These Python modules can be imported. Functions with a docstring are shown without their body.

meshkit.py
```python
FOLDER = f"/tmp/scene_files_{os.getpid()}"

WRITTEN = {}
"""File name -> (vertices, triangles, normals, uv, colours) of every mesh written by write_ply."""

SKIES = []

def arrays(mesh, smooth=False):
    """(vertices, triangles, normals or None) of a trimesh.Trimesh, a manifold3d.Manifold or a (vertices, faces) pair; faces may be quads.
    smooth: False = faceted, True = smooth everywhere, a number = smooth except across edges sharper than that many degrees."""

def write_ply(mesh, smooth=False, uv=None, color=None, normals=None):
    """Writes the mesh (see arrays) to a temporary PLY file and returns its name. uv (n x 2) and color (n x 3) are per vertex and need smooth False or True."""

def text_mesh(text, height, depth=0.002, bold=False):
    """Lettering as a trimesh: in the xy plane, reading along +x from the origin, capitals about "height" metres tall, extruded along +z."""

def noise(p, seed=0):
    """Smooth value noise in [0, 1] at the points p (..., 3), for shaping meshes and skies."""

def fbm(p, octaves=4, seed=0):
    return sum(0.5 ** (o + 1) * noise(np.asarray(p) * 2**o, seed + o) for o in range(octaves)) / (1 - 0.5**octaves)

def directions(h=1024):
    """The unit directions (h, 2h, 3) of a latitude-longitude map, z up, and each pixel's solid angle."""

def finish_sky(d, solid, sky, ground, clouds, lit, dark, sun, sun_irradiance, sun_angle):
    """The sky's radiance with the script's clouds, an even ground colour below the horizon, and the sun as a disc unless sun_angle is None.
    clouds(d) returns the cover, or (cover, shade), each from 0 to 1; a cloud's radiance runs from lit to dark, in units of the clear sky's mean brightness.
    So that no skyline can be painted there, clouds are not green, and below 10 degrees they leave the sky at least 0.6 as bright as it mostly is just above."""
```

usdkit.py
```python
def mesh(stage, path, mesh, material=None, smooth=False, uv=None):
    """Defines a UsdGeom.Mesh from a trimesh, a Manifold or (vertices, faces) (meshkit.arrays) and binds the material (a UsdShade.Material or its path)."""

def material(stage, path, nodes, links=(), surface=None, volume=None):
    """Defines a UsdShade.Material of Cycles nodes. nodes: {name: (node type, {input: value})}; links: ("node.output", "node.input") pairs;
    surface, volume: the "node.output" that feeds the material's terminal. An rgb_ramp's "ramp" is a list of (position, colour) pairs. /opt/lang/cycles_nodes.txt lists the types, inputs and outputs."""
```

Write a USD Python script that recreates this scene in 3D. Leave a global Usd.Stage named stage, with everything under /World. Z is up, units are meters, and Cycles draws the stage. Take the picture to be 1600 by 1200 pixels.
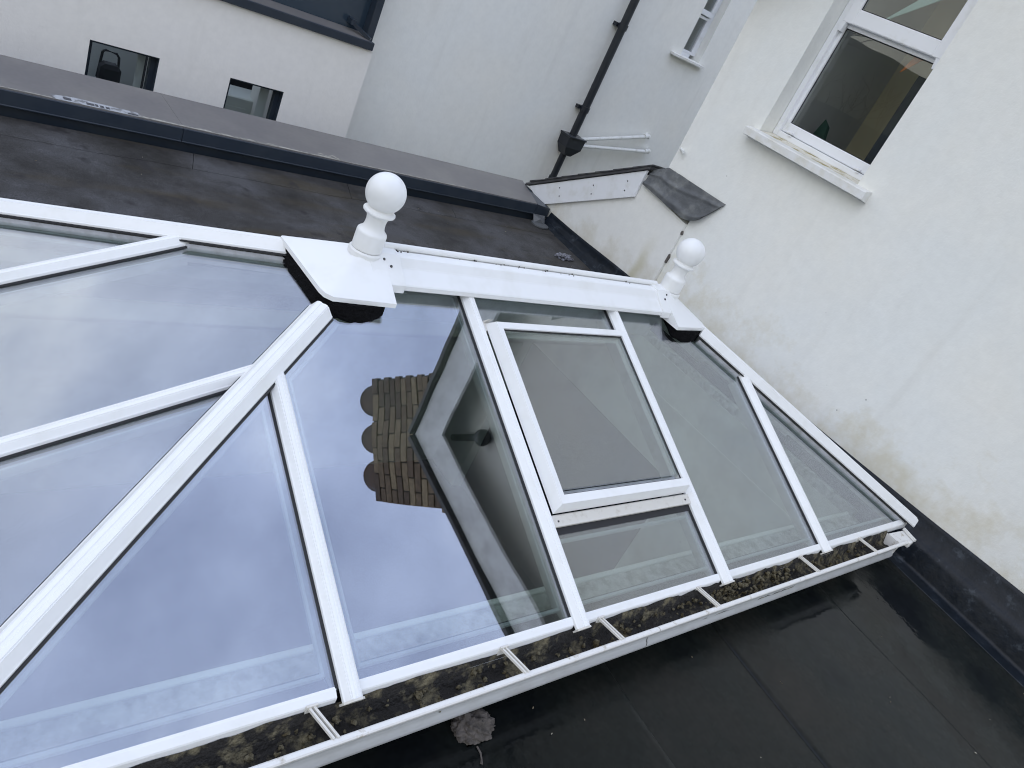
import math, random
import numpy as np, trimesh, usdkit, meshkit
import manifold3d as m3
import shapely
from shapely.geometry import Polygon
from scipy.spatial.transform import Rotation
from pxr import Usd, UsdGeom, UsdLux, UsdShade, Gf, Sdf

stage = Usd.Stage.CreateInMemory()
UsdGeom.SetStageUpAxis(stage, UsdGeom.Tokens.z)
UsdGeom.SetStageMetersPerUnit(stage, 1.0)
UsdGeom.Xform.Define(stage, '/World')
UsdGeom.Scope.Define(stage, '/World/Looks')

# ------------------------------------------------------------------ camera
EYE = np.array([-1.46164, -2.18155, 1.68830])
RM = Rotation.from_rotvec([2.09512622, -0.403485756, 0.804478863]).as_matrix()   # rows: right, down, forward
cam = UsdGeom.Camera.Define(stage, '/World/camera')
Mx = Gf.Matrix4d(1.0)
for i, r in enumerate((RM[0], -RM[1], -RM[2])):
    Mx.SetRow(i, Gf.Vec4d(*map(float, r), 0.0))
Mx.SetRow(3, Gf.Vec4d(*map(float, EYE), 1.0))
cam.AddTransformOp().Set(Mx)
cam.CreateHorizontalApertureAttr(36.0)
cam.CreateVerticalApertureAttr(27.0)
cam.CreateFocalLengthAttr(36.0 * 1198.18 / 1600.0)
cam.CreateClippingRangeAttr(Gf.Vec2f(0.02, 500.0))
cam.CreateExposureAttr(-0.06)

# ------------------------------------------------------------------ sky and soft sun (overcast)
SUN = np.array([-0.72, -0.12, 0.78]); SUN /= np.linalg.norm(SUN)
usdkit.material(stage, '/World/Looks/sky', {
    'tc': ('texture_coordinate', {}),
    'sky': ('sky_texture', {'sky_type': 'single_scattering', 'sun_disc': False, 'sun_elevation': math.asin(SUN[2]), 'sun_rotation': math.atan2(SUN[0], SUN[1])}),
    'map': ('mapping', {'scale': (1.0, 1.0, 1.6)}),
    'n': ('noise_texture', {'scale': 1.7, 'detail': 6.0, 'roughness': 0.55, 'distortion': 0.3}),
    'cov': ('map_range', {'from_min': 0.2, 'from_max': 0.62, 'to_min': 0.62, 'to_max': 0.97, 'clamp': True}),
    'n2': ('noise_texture', {'scale': 3.0, 'detail': 5.0, 'roughness': 0.52}),
    'cl': ('rgb_ramp', {'ramp': [(0.32, (0.66, 0.68, 0.74)), (0.5, (0.97, 0.98, 1.0)), (0.66, (1.40, 1.36, 1.25))]}),
    'sep': ('separate_xyz', {}), 'el': ('map_range', {'range_type': 'smoothstep', 'from_min': 0.15, 'from_max': 0.85, 'to_min': 0.0, 'to_max': 1.0, 'clamp': True}),
    'eg': ('mix', {'color1': (14.2, 14.3, 13.4), 'color2': (10.9, 12.6, 17.2)}), 'cm': ('mix', {'mix_type': 'multiply', 'fac': 1.0}),
    'mixc': ('mix', {}),
    'bg': ('background_shader', {'strength': 0.1}),
}, [('tc.generated', 'map.vector'), ('map.vector', 'n.vector'), ('map.vector', 'n2.vector'), ('n.fac', 'cov.value'), ('cov.result', 'mixc.fac'), ('n2.fac', 'cl.fac'), ('tc.generated', 'sep.vector'), ('sep.z', 'el.value'), ('el.result', 'eg.fac'), ('eg.color', 'cm.color1'), ('cl.color', 'cm.color2'), ('sky.color', 'mixc.color1'), ('cm.color', 'mixc.color2'), ('mixc.color', 'bg.color')], surface='bg.background')
dome = UsdLux.DomeLight.Define(stage, '/World/sky')
dome.GetPrim().SetCustomDataByKey('kind', 'structure')
UsdShade.MaterialBindingAPI.Apply(dome.GetPrim()).Bind(UsdShade.Material.Get(stage, '/World/Looks/sky'))
sun = UsdLux.DistantLight.Define(stage, '/World/sun')
sun.CreateIntensityAttr(0.12); sun.CreateAngleAttr(45.0); sun.CreateNormalizeAttr(True); sun.CreateColorAttr(Gf.Vec3f(1.0, 0.97, 0.92))
zax = SUN; xax = np.cross([0, 0, 1.0], zax); xax /= np.linalg.norm(xax); yax = np.cross(zax, xax)
Sm = Gf.Matrix4d(1.0)
for i, r in enumerate((xax, yax, zax)): Sm.SetRow(i, Gf.Vec4d(*map(float, r), 0.0))
sun.AddTransformOp().Set(Sm)

# ------------------------------------------------------------------ materials
L_ = '/World/Looks/'
def simple(name, color, rough=0.5, dirt=None, scale=6.0, lo=0.42, hi=0.7, bump=0.0, bscale=60.0, metallic=0.0, stretch=(1, 1, 1), amount=1.0, fine=0.0, spec=0.5, rrange=None):
    """principled surface whose colour drifts to a dirt colour in patches of noise, with fine relief"""
    n = {'g': ('geometry', {}), 'mp': ('mapping', {'scale': stretch}), 'p': ('principled_bsdf', {'roughness': rough, 'metallic': metallic, 'base_color': color, 'specular_ior_level': spec}),
         'no': ('noise_texture', {'scale': scale, 'detail': 6.0, 'roughness': 0.6}),
         'r': ('map_range', {'from_min': lo, 'from_max': hi, 'to_min': 0.0, 'to_max': amount, 'clamp': True}),
         'mx': ('mix', {'color1': color, 'color2': dirt or color})}
    l = [('g.position', 'mp.vector'), ('mp.vector', 'no.vector'), ('no.fac', 'r.value'), ('r.result', 'mx.fac')]
    last = 'mx.color'
    if fine:
        n['nf'] = ('noise_texture', {'scale': 45.0, 'detail': 3.0}); n['rf'] = ('map_range', {'from_min': 0.3, 'from_max': 0.7, 'to_min': 1 - fine, 'to_max': 1 + fine, 'clamp': True})
        n['mm'] = ('mix', {'mix_type': 'multiply', 'fac': 1.0}); l += [('g.position', 'nf.vector'), ('nf.fac', 'rf.value'), (last, 'mm.color1'), ('rf.result', 'mm.color2')]; last = 'mm.color'
    l.append((last, 'p.base_color'))
    if rrange:
        n['rr'] = ('map_range', {'from_min': lo, 'from_max': hi, 'to_min': rrange[0], 'to_max': rrange[1], 'clamp': True}); l += [('no.fac', 'rr.value'), ('rr.result', 'p.roughness')]
    if bump:
        n['nb'] = ('noise_texture', {'scale': bscale, 'detail': 4.0}); n['b'] = ('bump', {'strength': 1.0, 'distance': bump})
        l += [('g.position', 'nb.vector'), ('nb.fac', 'b.height'), ('b.normal', 'p.normal')]
    return usdkit.material(stage, L_ + name, n, l, surface='p.BSDF')

M = {}
M['pvc'] = simple('white_plastic', (0.75, 0.755, 0.745), 0.36, (0.66, 0.66, 0.62), 9.0, 0.5, 0.8, amount=0.6)
M['pvc_dirty'] = simple('weathered_white_plastic', (0.60, 0.58, 0.53), 0.45, (0.36, 0.32, 0.25), 26.0, 0.56, 0.75, amount=0.6)
M['sash'] = simple('white_window_plastic', (0.80, 0.81, 0.83), 0.3, (0.66, 0.66, 0.62), 7.0, 0.55, 0.8)
M['gasket'] = simple('black_rubber', (0.012, 0.012, 0.014), 0.6)
M['foam'] = simple('black_foam', (0.006, 0.006, 0.007), 0.95, bump=0.01, bscale=120.0, spec=0.1)
M['grey_bar'] = simple('grey_spacer', (0.42, 0.43, 0.45), 0.4, (0.3, 0.3, 0.3), 20.0)
M['spacer'] = simple('pale_spacer', (0.34, 0.36, 0.40), 0.4)
M['gutter'] = simple('aged_white_gutter', (0.44, 0.45, 0.455), 0.4, (0.31, 0.30, 0.28), 14.0, 0.5, 0.72, amount=0.6, stretch=(0.4, 1, 1))
M['gutter_lip'] = simple('gutter_lip_plastic', (0.68, 0.67, 0.64), 0.4, (0.33, 0.28, 0.2), 26.0, 0.58, 0.7, amount=0.8)
M['muck'] = simple('gutter_muck', (0.012, 0.010, 0.008), 0.8, (0.17, 0.145, 0.085), 16.0, 0.5, 0.66, bump=0.02, bscale=70.0)
M['moss'] = simple('gutter_moss', (0.085, 0.068, 0.036), 0.95, (0.22, 0.195, 0.13), 40.0, 0.4, 0.65, bump=0.012, bscale=150.0, spec=0.2)
M['navy'] = simple('dark_blue_grey_metal', (0.012, 0.018, 0.027), 0.36, (0.02, 0.026, 0.034), 5.0, 0.4, 0.7)
M['navy_gloss'] = simple('polished_dark_panel', (0.016, 0.027, 0.04), 0.16, (0.022, 0.033, 0.045), 3.0, 0.4, 0.7)
M['coping'] = simple('grey_coping', (0.140, 0.132, 0.129), 0.42, (0.168, 0.158, 0.148), 2.5, 0.42, 0.66, fine=0.06)
M['tape'] = simple('dried_adhesive', (0.36, 0.34, 0.29), 0.7, (0.17, 0.16, 0.15), 30.0, 0.5, 0.66)
M['paper'] = simple('torn_label_paper', (0.36, 0.37, 0.38), 0.7, (0.17, 0.17, 0.17), 26.0, 0.5, 0.6)
M['ink'] = simple('printed_ink', (0.06, 0.06, 0.065), 0.7)
M['lead'] = simple('lead_sheet', (0.085, 0.090, 0.095), 0.5, (0.19, 0.195, 0.19), 4.5, 0.46, 0.66, bump=0.012, bscale=14.0)
M['lead_pale'] = simple('weathered_lead', (0.22, 0.24, 0.25), 0.6, (0.30, 0.31, 0.31), 16.0, 0.4, 0.65)
M['slate'] = simple('dark_slate', (0.045, 0.045, 0.05), 0.6, (0.08, 0.08, 0.075), 9.0)
M['board'] = simple('white_painted_board', (0.70, 0.71, 0.72), 0.5, (0.60, 0.60, 0.57), 8.0, 0.5, 0.75, bump=0.002, bscale=18.0)
M['screw'] = simple('dark_screw', (0.05, 0.05, 0.05), 0.5)
M['pipe'] = simple('black_pipe', (0.008, 0.010, 0.014), 0.35, (0.014, 0.017, 0.021), 9.0)
M['waste'] = simple('white_waste_pipe', (0.72, 0.73, 0.71), 0.4, (0.55, 0.55, 0.5), 12.0, 0.5, 0.75)
M['litter'] = simple('crumpled_plastic', (0.20, 0.20, 0.23), 0.35, (0.04, 0.04, 0.045), 60.0, 0.45, 0.58)
M['rag'] = simple('dirty_rag', (0.115, 0.10, 0.09), 0.9, (0.06, 0.052, 0.045), 25.0, 0.4, 0.65, bump=0.01, bscale=60.0)
M['leafbits'] = simple('leaf_bits', (0.16, 0.13, 0.08), 0.8, (0.3, 0.28, 0.22), 9.0, 0.45, 0.6)
M['room_wall'] = simple('room_plaster', (0.72, 0.74, 0.70), 0.7, (0.45, 0.46, 0.44), 2.0)
M['room_floor'] = simple('room_floor', (0.025, 0.028, 0.034), 0.5, (0.04, 0.043, 0.048), 3.0)
M['room_dark'] = simple('dark_opening', (0.015, 0.017, 0.021), 0.6)
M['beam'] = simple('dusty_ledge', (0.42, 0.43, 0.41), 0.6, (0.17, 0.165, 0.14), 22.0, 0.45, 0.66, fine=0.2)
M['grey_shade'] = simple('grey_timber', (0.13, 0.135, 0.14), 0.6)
M['olive'] = simple('olive_plaster', (0.58, 0.50, 0.32), 0.8, (0.62, 0.54, 0.36), 3.0)
M['greyplaster'] = simple('grey_plaster', (0.50, 0.49, 0.47), 0.8, (0.45, 0.45, 0.43), 3.0)
M['blackish'] = simple('dark_interior', (0.02, 0.022, 0.026), 0.6)
M['orange'] = simple('orange_fabric', (0.55, 0.17, 0.03), 0.7)
M['green'] = simple('green_cloth', (0.02, 0.06, 0.035), 0.8)
M['mint'] = simple('pale_green_card', (0.45, 0.62, 0.55), 0.7)
M['cabinet'] = simple('pale_cabinet', (0.62, 0.66, 0.63), 0.5)
M['blind'] = simple('pale_blind', (0.62, 0.66, 0.65), 0.7)
M['bark'] = simple('bark', (0.07, 0.058, 0.045), 0.9, (0.10, 0.09, 0.07), 20.0)
M['earth'] = simple('ground_earth', (0.10, 0.095, 0.075), 0.95, (0.07, 0.085, 0.045), 0.6, 0.4, 0.6)
M['brick'] = usdkit.material(stage, L_ + 'brown_brick', {'oi': ('object_info', {}), 'c': ('rgb_ramp', {'ramp': [(0.0, (0.10, 0.068, 0.052)), (0.3, (0.17, 0.12, 0.08)), (0.6, (0.23, 0.17, 0.11)), (1.0, (0.30, 0.235, 0.15))]}), 'g': ('geometry', {}), 'n': ('noise_texture', {'scale': 14.0, 'detail': 5.0}), 'r': ('map_range', {'from_min': 0.3, 'from_max': 0.7, 'to_min': 0.65, 'to_max': 1.25}), 'm': ('mix', {'mix_type': 'multiply', 'fac': 1.0}), 'p': ('principled_bsdf', {'roughness': 0.85})}, [('oi.random', 'c.fac'), ('g.position', 'n.vector'), ('n.fac', 'r.value'), ('c.color', 'm.color1'), ('r.result', 'm.color2'), ('m.color', 'p.base_color')], surface='p.BSDF')
M['mortar'] = simple('dark_mortar', (0.05, 0.045, 0.04), 0.9)
M['pot'] = simple('clay_pot', (0.12, 0.075, 0.055), 0.8, (0.07, 0.06, 0.05), 6.0)
M['rooftile'] = simple('roof_slates', (0.06, 0.062, 0.07), 0.6, (0.09, 0.09, 0.09), 6.0)
M['barge'] = simple('painted_bargeboard', (0.76, 0.78, 0.80), 0.45, (0.55, 0.56, 0.57), 5.0)
M['soffit'] = simple('soffit_board', (0.40, 0.42, 0.40), 0.6)

def wall_material(name, base, tint, algae=None, zlow=0.0, zhigh=0.6, streak=None):
    """painted render: broad tonal drift, fine grain, and algae that grows upwards from the foot of the wall in ragged patches"""
    n = {'g': ('geometry', {}), 's': ('separate_xyz', {}), 'p': ('principled_bsdf', {'roughness': 0.72, 'specular_ior_level': 0.3}),
         'n1': ('noise_texture', {'scale': 1.1, 'detail': 5.0, 'roughness': 0.55}), 'r1': ('map_range', {'from_min': 0.36, 'from_max': 0.66, 'clamp': True}), 'm1': ('mix', {'color1': base, 'color2': tint}),
         'n2': ('noise_texture', {'scale': 16.0, 'detail': 5.0, 'roughness': 0.7}), 'r2': ('map_range', {'from_min': 0.3, 'from_max': 0.7, 'to_min': 0.965, 'to_max': 1.03, 'clamp': True}), 'm2': ('mix', {'mix_type': 'multiply', 'fac': 1.0}),
         'mps': ('mapping', {'scale': (3.0, 3.0, 0.35)}), 'n5': ('noise_texture', {'scale': 2.2, 'detail': 5.0}), 'r5': ('map_range', {'from_min': 0.58, 'from_max': 0.8, 'to_min': 0.0, 'to_max': 0.35, 'clamp': True}), 'm5': ('mix', {'color2': tuple(0.78 * c for c in tint)}),
         'nb': ('noise_texture', {'scale': 55.0, 'detail': 5.0, 'roughness': 0.65}), 'nb2': ('noise_texture', {'scale': 3.0, 'detail': 3.0}), 'ad': ('math', {'math_type': 'multiply_add', 'value2': 3.0}), 'b': ('bump', {'strength': 0.6, 'distance': 0.0022})}
    l = [('g.position', 's.vector'), ('g.position', 'n1.vector'), ('n1.fac', 'r1.value'), ('r1.result', 'm1.fac'), ('g.position', 'n2.vector'), ('n2.fac', 'r2.value'), ('m1.color', 'm2.color1'), ('r2.result', 'm2.color2'),
         ('g.position', 'mps.vector'), ('mps.vector', 'n5.vector'), ('n5.fac', 'r5.value'), ('m2.color', 'm5.color1'), ('r5.result', 'm5.fac'),
         ('g.position', 'nb.vector'), ('g.position', 'nb2.vector'), ('nb2.fac', 'ad.value1'), ('nb.fac', 'ad.value3'), ('ad.value', 'b.height'), ('b.normal', 'p.normal')]
    last = 'm5.color'
    if algae:
        n.update({'zr': ('map_range', {'from_min': zlow, 'from_max': zhigh, 'to_min': 0.30, 'to_max': -0.10, 'clamp': True}), 'n3': ('noise_texture', {'scale': 4.2, 'detail': 7.0, 'roughness': 0.68}),
                  'a3': ('math', {'math_type': 'add'}), 'r3': ('map_range', {'from_min': 0.58, 'from_max': 0.84, 'to_min': 0.0, 'to_max': 0.55, 'clamp': True}), 'm3': ('mix', {'color2': algae})})
        l += [('s.z', 'zr.value'), ('g.position', 'n3.vector'), ('zr.result', 'a3.value1'), ('n3.fac', 'a3.value2'), ('a3.value', 'r3.value'), ('r3.result', 'm3.fac'), (last, 'm3.color1')]; last = 'm3.color'
        # sparse dark specks
        n.update({'v': ('voronoi_texture', {'scale': 5.0}), 'vr': ('map_range', {'from_min': 0.012, 'from_max': 0.03, 'to_min': 0.8, 'to_max': 0.0, 'clamp': True}), 'mv': ('mix', {'color2': (0.12, 0.11, 0.09)})})
        l += [('g.position', 'v.vector'), ('v.distance', 'vr.value'), ('vr.result', 'mv.fac'), (last, 'mv.color1')]; last = 'mv.color'
    if streak:   # one run of yellow-green growth below a leaking joint: (y0, slope, z0, z1)
        y0, w, z0, z1 = streak
        n.update({'sy': ('math', {'math_type': 'subtract', 'value2': y0}), 'sw': ('noise_texture', {'scale': 5.0, 'detail': 3.0}), 'sw2': ('map_range', {'to_min': -0.05, 'to_max': 0.05}), 'sa': ('math', {'math_type': 'add'}), 'sab': ('math', {'math_type': 'absolute'}),
                  'sr': ('map_range', {'from_min': w * 0.2, 'from_max': w, 'to_min': 1.0, 'to_max': 0.0, 'clamp': True}), 'sz': ('map_range', {'from_min': z0, 'from_max': z1, 'to_min': 0.62, 'to_max': 0.0, 'clamp': True}), 'sm': ('math', {'math_type': 'multiply'}), 'ms': ('mix', {'color2': (0.42, 0.38, 0.20)})})
        l += [('s.y', 'sy.value1'), ('g.position', 'sw.vector'), ('sw.fac', 'sw2.value'), ('sy.value', 'sa.value1'), ('sw2.result', 'sa.value2'), ('sa.value', 'sab.value1'), ('sab.value', 'sr.value'), ('s.z', 'sz.value'), ('sr.result', 'sm.value1'), ('sz.result', 'sm.value2'), ('sm.value', 'ms.fac'), (last, 'ms.color1')]; last = 'ms.color'
    l.append((last, 'p.base_color'))
    return usdkit.material(stage, L_ + name, n, l, surface='p.BSDF')

M['house_wall'] = wall_material('white_render', (0.755, 0.765, 0.735), (0.785, 0.775, 0.72), (0.55, 0.49, 0.33), -0.05, 0.62)
M['block_wall'] = wall_material('white_block_render', (0.71, 0.71, 0.68), (0.74, 0.73, 0.68), (0.50, 0.46, 0.35), -0.05, 0.35, streak=(1.47, 0.075, -0.02, 0.42))
M['back_wall'] = wall_material('pale_grey_render', (0.775, 0.78, 0.75), (0.79, 0.78, 0.73))
M['pink_wall'] = wall_material('cream_render', (0.77, 0.745, 0.71), (0.78, 0.755, 0.71))

def glass_material(name, tint, gcol, f0, wav=0.0, r=0.0):
    """a pane face: reflection by Schlick's curve from f0 upwards, the same from either side; the rest passes through tinted"""
    n = {'lw': ('layer_weight', {'blend': 0.5}), 'pw': ('math', {'math_type': 'power', 'value2': 5.0}), 'f': ('math', {'math_type': 'multiply_add', 'value2': 1.0 - f0, 'value3': f0}),
         't': ('transparent_bsdf', {'color': tint}), 'gl': ('glossy_bsdf', {'roughness': r, 'color': gcol}), 'mx': ('mix_closure', {})}
    l = [('lw.facing', 'pw.value1'), ('pw.value', 'f.value1'), ('f.value', 'mx.fac'), ('t.BSDF', 'mx.closure1'), ('gl.BSDF', 'mx.closure2')]
    if wav:
        n.update({'g': ('geometry', {}), 'no': ('noise_texture', {'scale': 2.2, 'detail': 1.0}), 'b': ('bump', {'strength': 1.0, 'distance': wav})})
        l += [('g.position', 'no.vector'), ('no.fac', 'b.height'), ('b.normal', 'gl.normal')]
    return usdkit.material(stage, L_ + name, n, l, surface='mx.closure')
M['roof_glass'] = glass_material('solar_glass', (0.89, 0.94, 0.89), (0.90, 0.905, 1.0), 0.275, wav=0.0012)
M['window_glass'] = glass_material('window_glass', (0.86, 0.88, 0.88), (0.95, 0.97, 1.0), 0.045, wav=0.001)

# wet black roof membrane: matt and dusty in places, standing water in others
M['membrane'] = usdkit.material(stage, L_ + 'wet_black_membrane', {
    'g': ('geometry', {}), 'p': ('principled_bsdf', {'specular_ior_level': 0.2}),
    'n': ('noise_texture', {'scale': 1.5, 'detail': 7.0, 'roughness': 0.62}), 'c': ('rgb_ramp', {'ramp': [(0.38, (0.003, 0.0036, 0.004)), (0.5, (0.006, 0.0072, 0.0065)), (0.7, (0.014, 0.013, 0.011))]}),
    'r': ('map_range', {'from_min': 0.42, 'from_max': 0.6, 'to_min': 0.06, 'to_max': 0.36, 'clamp': True}),
    'n2': ('noise_texture', {'scale': 40.0, 'detail': 5.0}), 'r2': ('map_range', {'from_min': 0.35, 'from_max': 0.75, 'to_min': 0.8, 'to_max': 1.35, 'clamp': True}), 'mm': ('mix', {'mix_type': 'multiply', 'fac': 1.0}),
    'nb': ('noise_texture', {'scale': 5.0, 'detail': 4.0}), 'b': ('bump', {'strength': 1.0, 'distance': 0.004}),
}, [('g.position', 'n.vector'), ('n.fac', 'c.fac'), ('n.fac', 'r.value'), ('r.result', 'p.roughness'), ('g.position', 'n2.vector'), ('n2.fac', 'r2.value'), ('c.color', 'mm.color1'), ('r2.result', 'mm.color2'), ('mm.color', 'p.base_color'), ('g.position', 'nb.vector'), ('nb.fac', 'b.height'), ('b.normal', 'p.normal')], surface='p.BSDF')
M['upstand'] = usdkit.material(stage, L_ + 'black_rubber_upstand', {
    'g': ('geometry', {}), 'p': ('principled_bsdf', {'roughness': 0.34, 'specular_ior_level': 0.22}),
    'n': ('noise_texture', {'scale': 9.0, 'detail': 8.0, 'roughness': 0.7}), 'c': ('rgb_ramp', {'ramp': [(0.42, (0.003, 0.005, 0.008)), (0.58, (0.006, 0.009, 0.014)), (0.72, (0.05, 0.06, 0.072))]}),
    'nb': ('noise_texture', {'scale': 6.0, 'detail': 4.0}), 'b': ('bump', {'strength': 1.0, 'distance': 0.01}),
}, [('g.position', 'n.vector'), ('n.fac', 'c.fac'), ('c.color', 'p.base_color'), ('g.position', 'nb.vector'), ('nb.fac', 'b.height'), ('b.normal', 'p.normal')], surface='p.BSDF')
M['felt'] = usdkit.material(stage, L_ + 'mineral_felt', {
    'g': ('geometry', {}), 'p': ('principled_bsdf', {'roughness': 0.75, 'specular_ior_level': 0.35}),
    'n': ('noise_texture', {'scale': 2.3, 'detail': 8.0, 'roughness': 0.65}), 'c': ('rgb_ramp', {'ramp': [(0.33, (0.016, 0.0145, 0.012)), (0.48, (0.036, 0.034, 0.032)), (0.62, (0.060, 0.059, 0.060))]}),
    'n2': ('noise_texture', {'scale': 180.0, 'detail': 2.0}), 'r2': ('map_range', {'from_min': 0.3, 'from_max': 0.7, 'to_min': 0.55, 'to_max': 1.5, 'clamp': True}), 'mm': ('mix', {'mix_type': 'multiply', 'fac': 1.0}),
    'mp': ('mapping', {'scale': (0.7, 3.0, 1.0)}), 'n3': ('noise_texture', {'scale': 1.6, 'detail': 6.0}), 'r3': ('map_range', {'from_min': 0.52, 'from_max': 0.7, 'to_min': 0.0, 'to_max': 0.7, 'clamp': True}), 'm3': ('mix', {'color2': (0.044, 0.034, 0.017)}),
    'n4': ('noise_texture', {'scale': 7.0, 'detail': 5.0}), 'r4': ('map_range', {'from_min': 0.6, 'from_max': 0.7, 'to_min': 0.0, 'to_max': 0.8, 'clamp': True}), 'm4': ('mix', {'color2': (0.018, 0.016, 0.016)}),
    'b': ('bump', {'strength': 0.6, 'distance': 0.002}),
}, [('g.position', 'n.vector'), ('n.fac', 'c.fac'), ('g.position', 'n2.vector'), ('n2.fac', 'r2.value'), ('c.color', 'mm.color1'), ('r2.result', 'mm.color2'), ('g.position', 'mp.vector'), ('mp.vector', 'n3.vector'), ('n3.fac', 'r3.value'), ('r3.result', 'm3.fac'), ('mm.color', 'm3.color1'),
    ('g.position', 'n4.vector'), ('n4.fac', 'r4.value'), ('r4.result', 'm4.fac'), ('m3.color', 'm4.color1'), ('m4.color', 'p.base_color'), ('n2.fac', 'b.height'), ('b.normal', 'p.normal')], surface='p.BSDF')

# ------------------------------------------------------------------ building helpers
names, bases = {}, {}
def free(path):
    if path not in names: names[path] = 0; return path
    names[path] += 1; return f'{path}_{names[path]:03d}'
def put(prim, label=None, category=None, group=None, kind=None):
    for k, v in (('label', label), ('category', category), ('group', group), ('kind', kind)):
        if v: prim.SetCustomDataByKey(k, v)
def thing(name, label=None, cat=None, base=(0, 0, 0), group=None, kind=None):
    p = free('/World/' + name); x = UsdGeom.Xform.Define(stage, p); x.AddTranslateOp().Set(Gf.Vec3d(*map(float, base))); bases[p] = np.asarray(base, float)
    put(x.GetPrim(), label, cat, group, kind); return p
def tm(mesh):
    if hasattr(mesh, 'to_mesh'): k = mesh.to_mesh(); return trimesh.Trimesh(np.asarray(k.vert_properties)[:, :3], np.asarray(k.tri_verts), process=False)
    if isinstance(mesh, (list,)): return trimesh.util.concatenate([tm(x) for x in mesh])
    if isinstance(mesh, tuple): v, f, _ = meshkit.arrays(mesh); return trimesh.Trimesh(v, f, process=False)
    return mesh
def part(name, mesh, mat, parent, smooth=28, label=None, kind=None):
    p = free(parent + '/' + name); b = bases[parent]; bases[p] = b
    k = tm(mesh).copy(); k.vertices = k.vertices - b
    g = usdkit.mesh(stage, p, k, M[mat], smooth=smooth); put(g.GetPrim(), label, kind=kind); return p
def solo(name, mesh, mat, label=None, cat=None, group=None, kind=None, smooth=28):
    p = free('/World/' + name); bases[p] = np.zeros(3)
    g = usdkit.mesh(stage, p, tm(mesh), M[mat], smooth=smooth); put(g.GetPrim(), label, cat, group, kind); return p

def hull(pts): return m3.Manifold.hull_points(np.asarray(pts, float))
def box(x0, x1, y0, y1, z0, z1, c=0.0):
    if c <= 0: return hull([(x, y, z) for x in (x0, x1) for y in (y0, y1) for z in (z0, z1)])
    P = []
    for x, sx in ((x0, 1), (x1, -1)):
        for y, sy in ((y0, 1), (y1, -1)):
            for z, sz in ((z0, 1), (z1, -1)):
                P += [(x + c * sx, y + c * sy, z), (x + c * sx, y, z + c * sz), (x, y + c * sy, z + c * sz)]
    return hull(P)
def frame(d, up):
    d = np.asarray(d, float); d = d / np.linalg.norm(d); up = np.asarray(up, float); v = up - (up @ d) * d; v /= np.linalg.norm(v); u = np.cross(v, d); return d, u, v
def sweep(profile, P, Q, up):
    """extrudes a closed (u, v) profile from P to Q; v points along up, u to the right when looking along the run with up on top"""
    P, Q = np.asarray(P, float), np.asarray(Q, float); d, u, v = frame(Q - P, up); u = np.cross(d, v)
    poly = Polygon(profile); poly = shapely.geometry.polygon.orient(poly)
    cs = m3.CrossSection([np.asarray(poly.exterior.coords)[:-1]]); k = tm(cs.extrude(float(np.linalg.norm(Q - P))))
    w = k.vertices; k.vertices = P + w[:, :1] * u + w[:, 1:2] * v + w[:, 2:] * d
    if np.linalg.det(np.stack([u, v, d])) < 0: k.invert()
    return k
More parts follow.
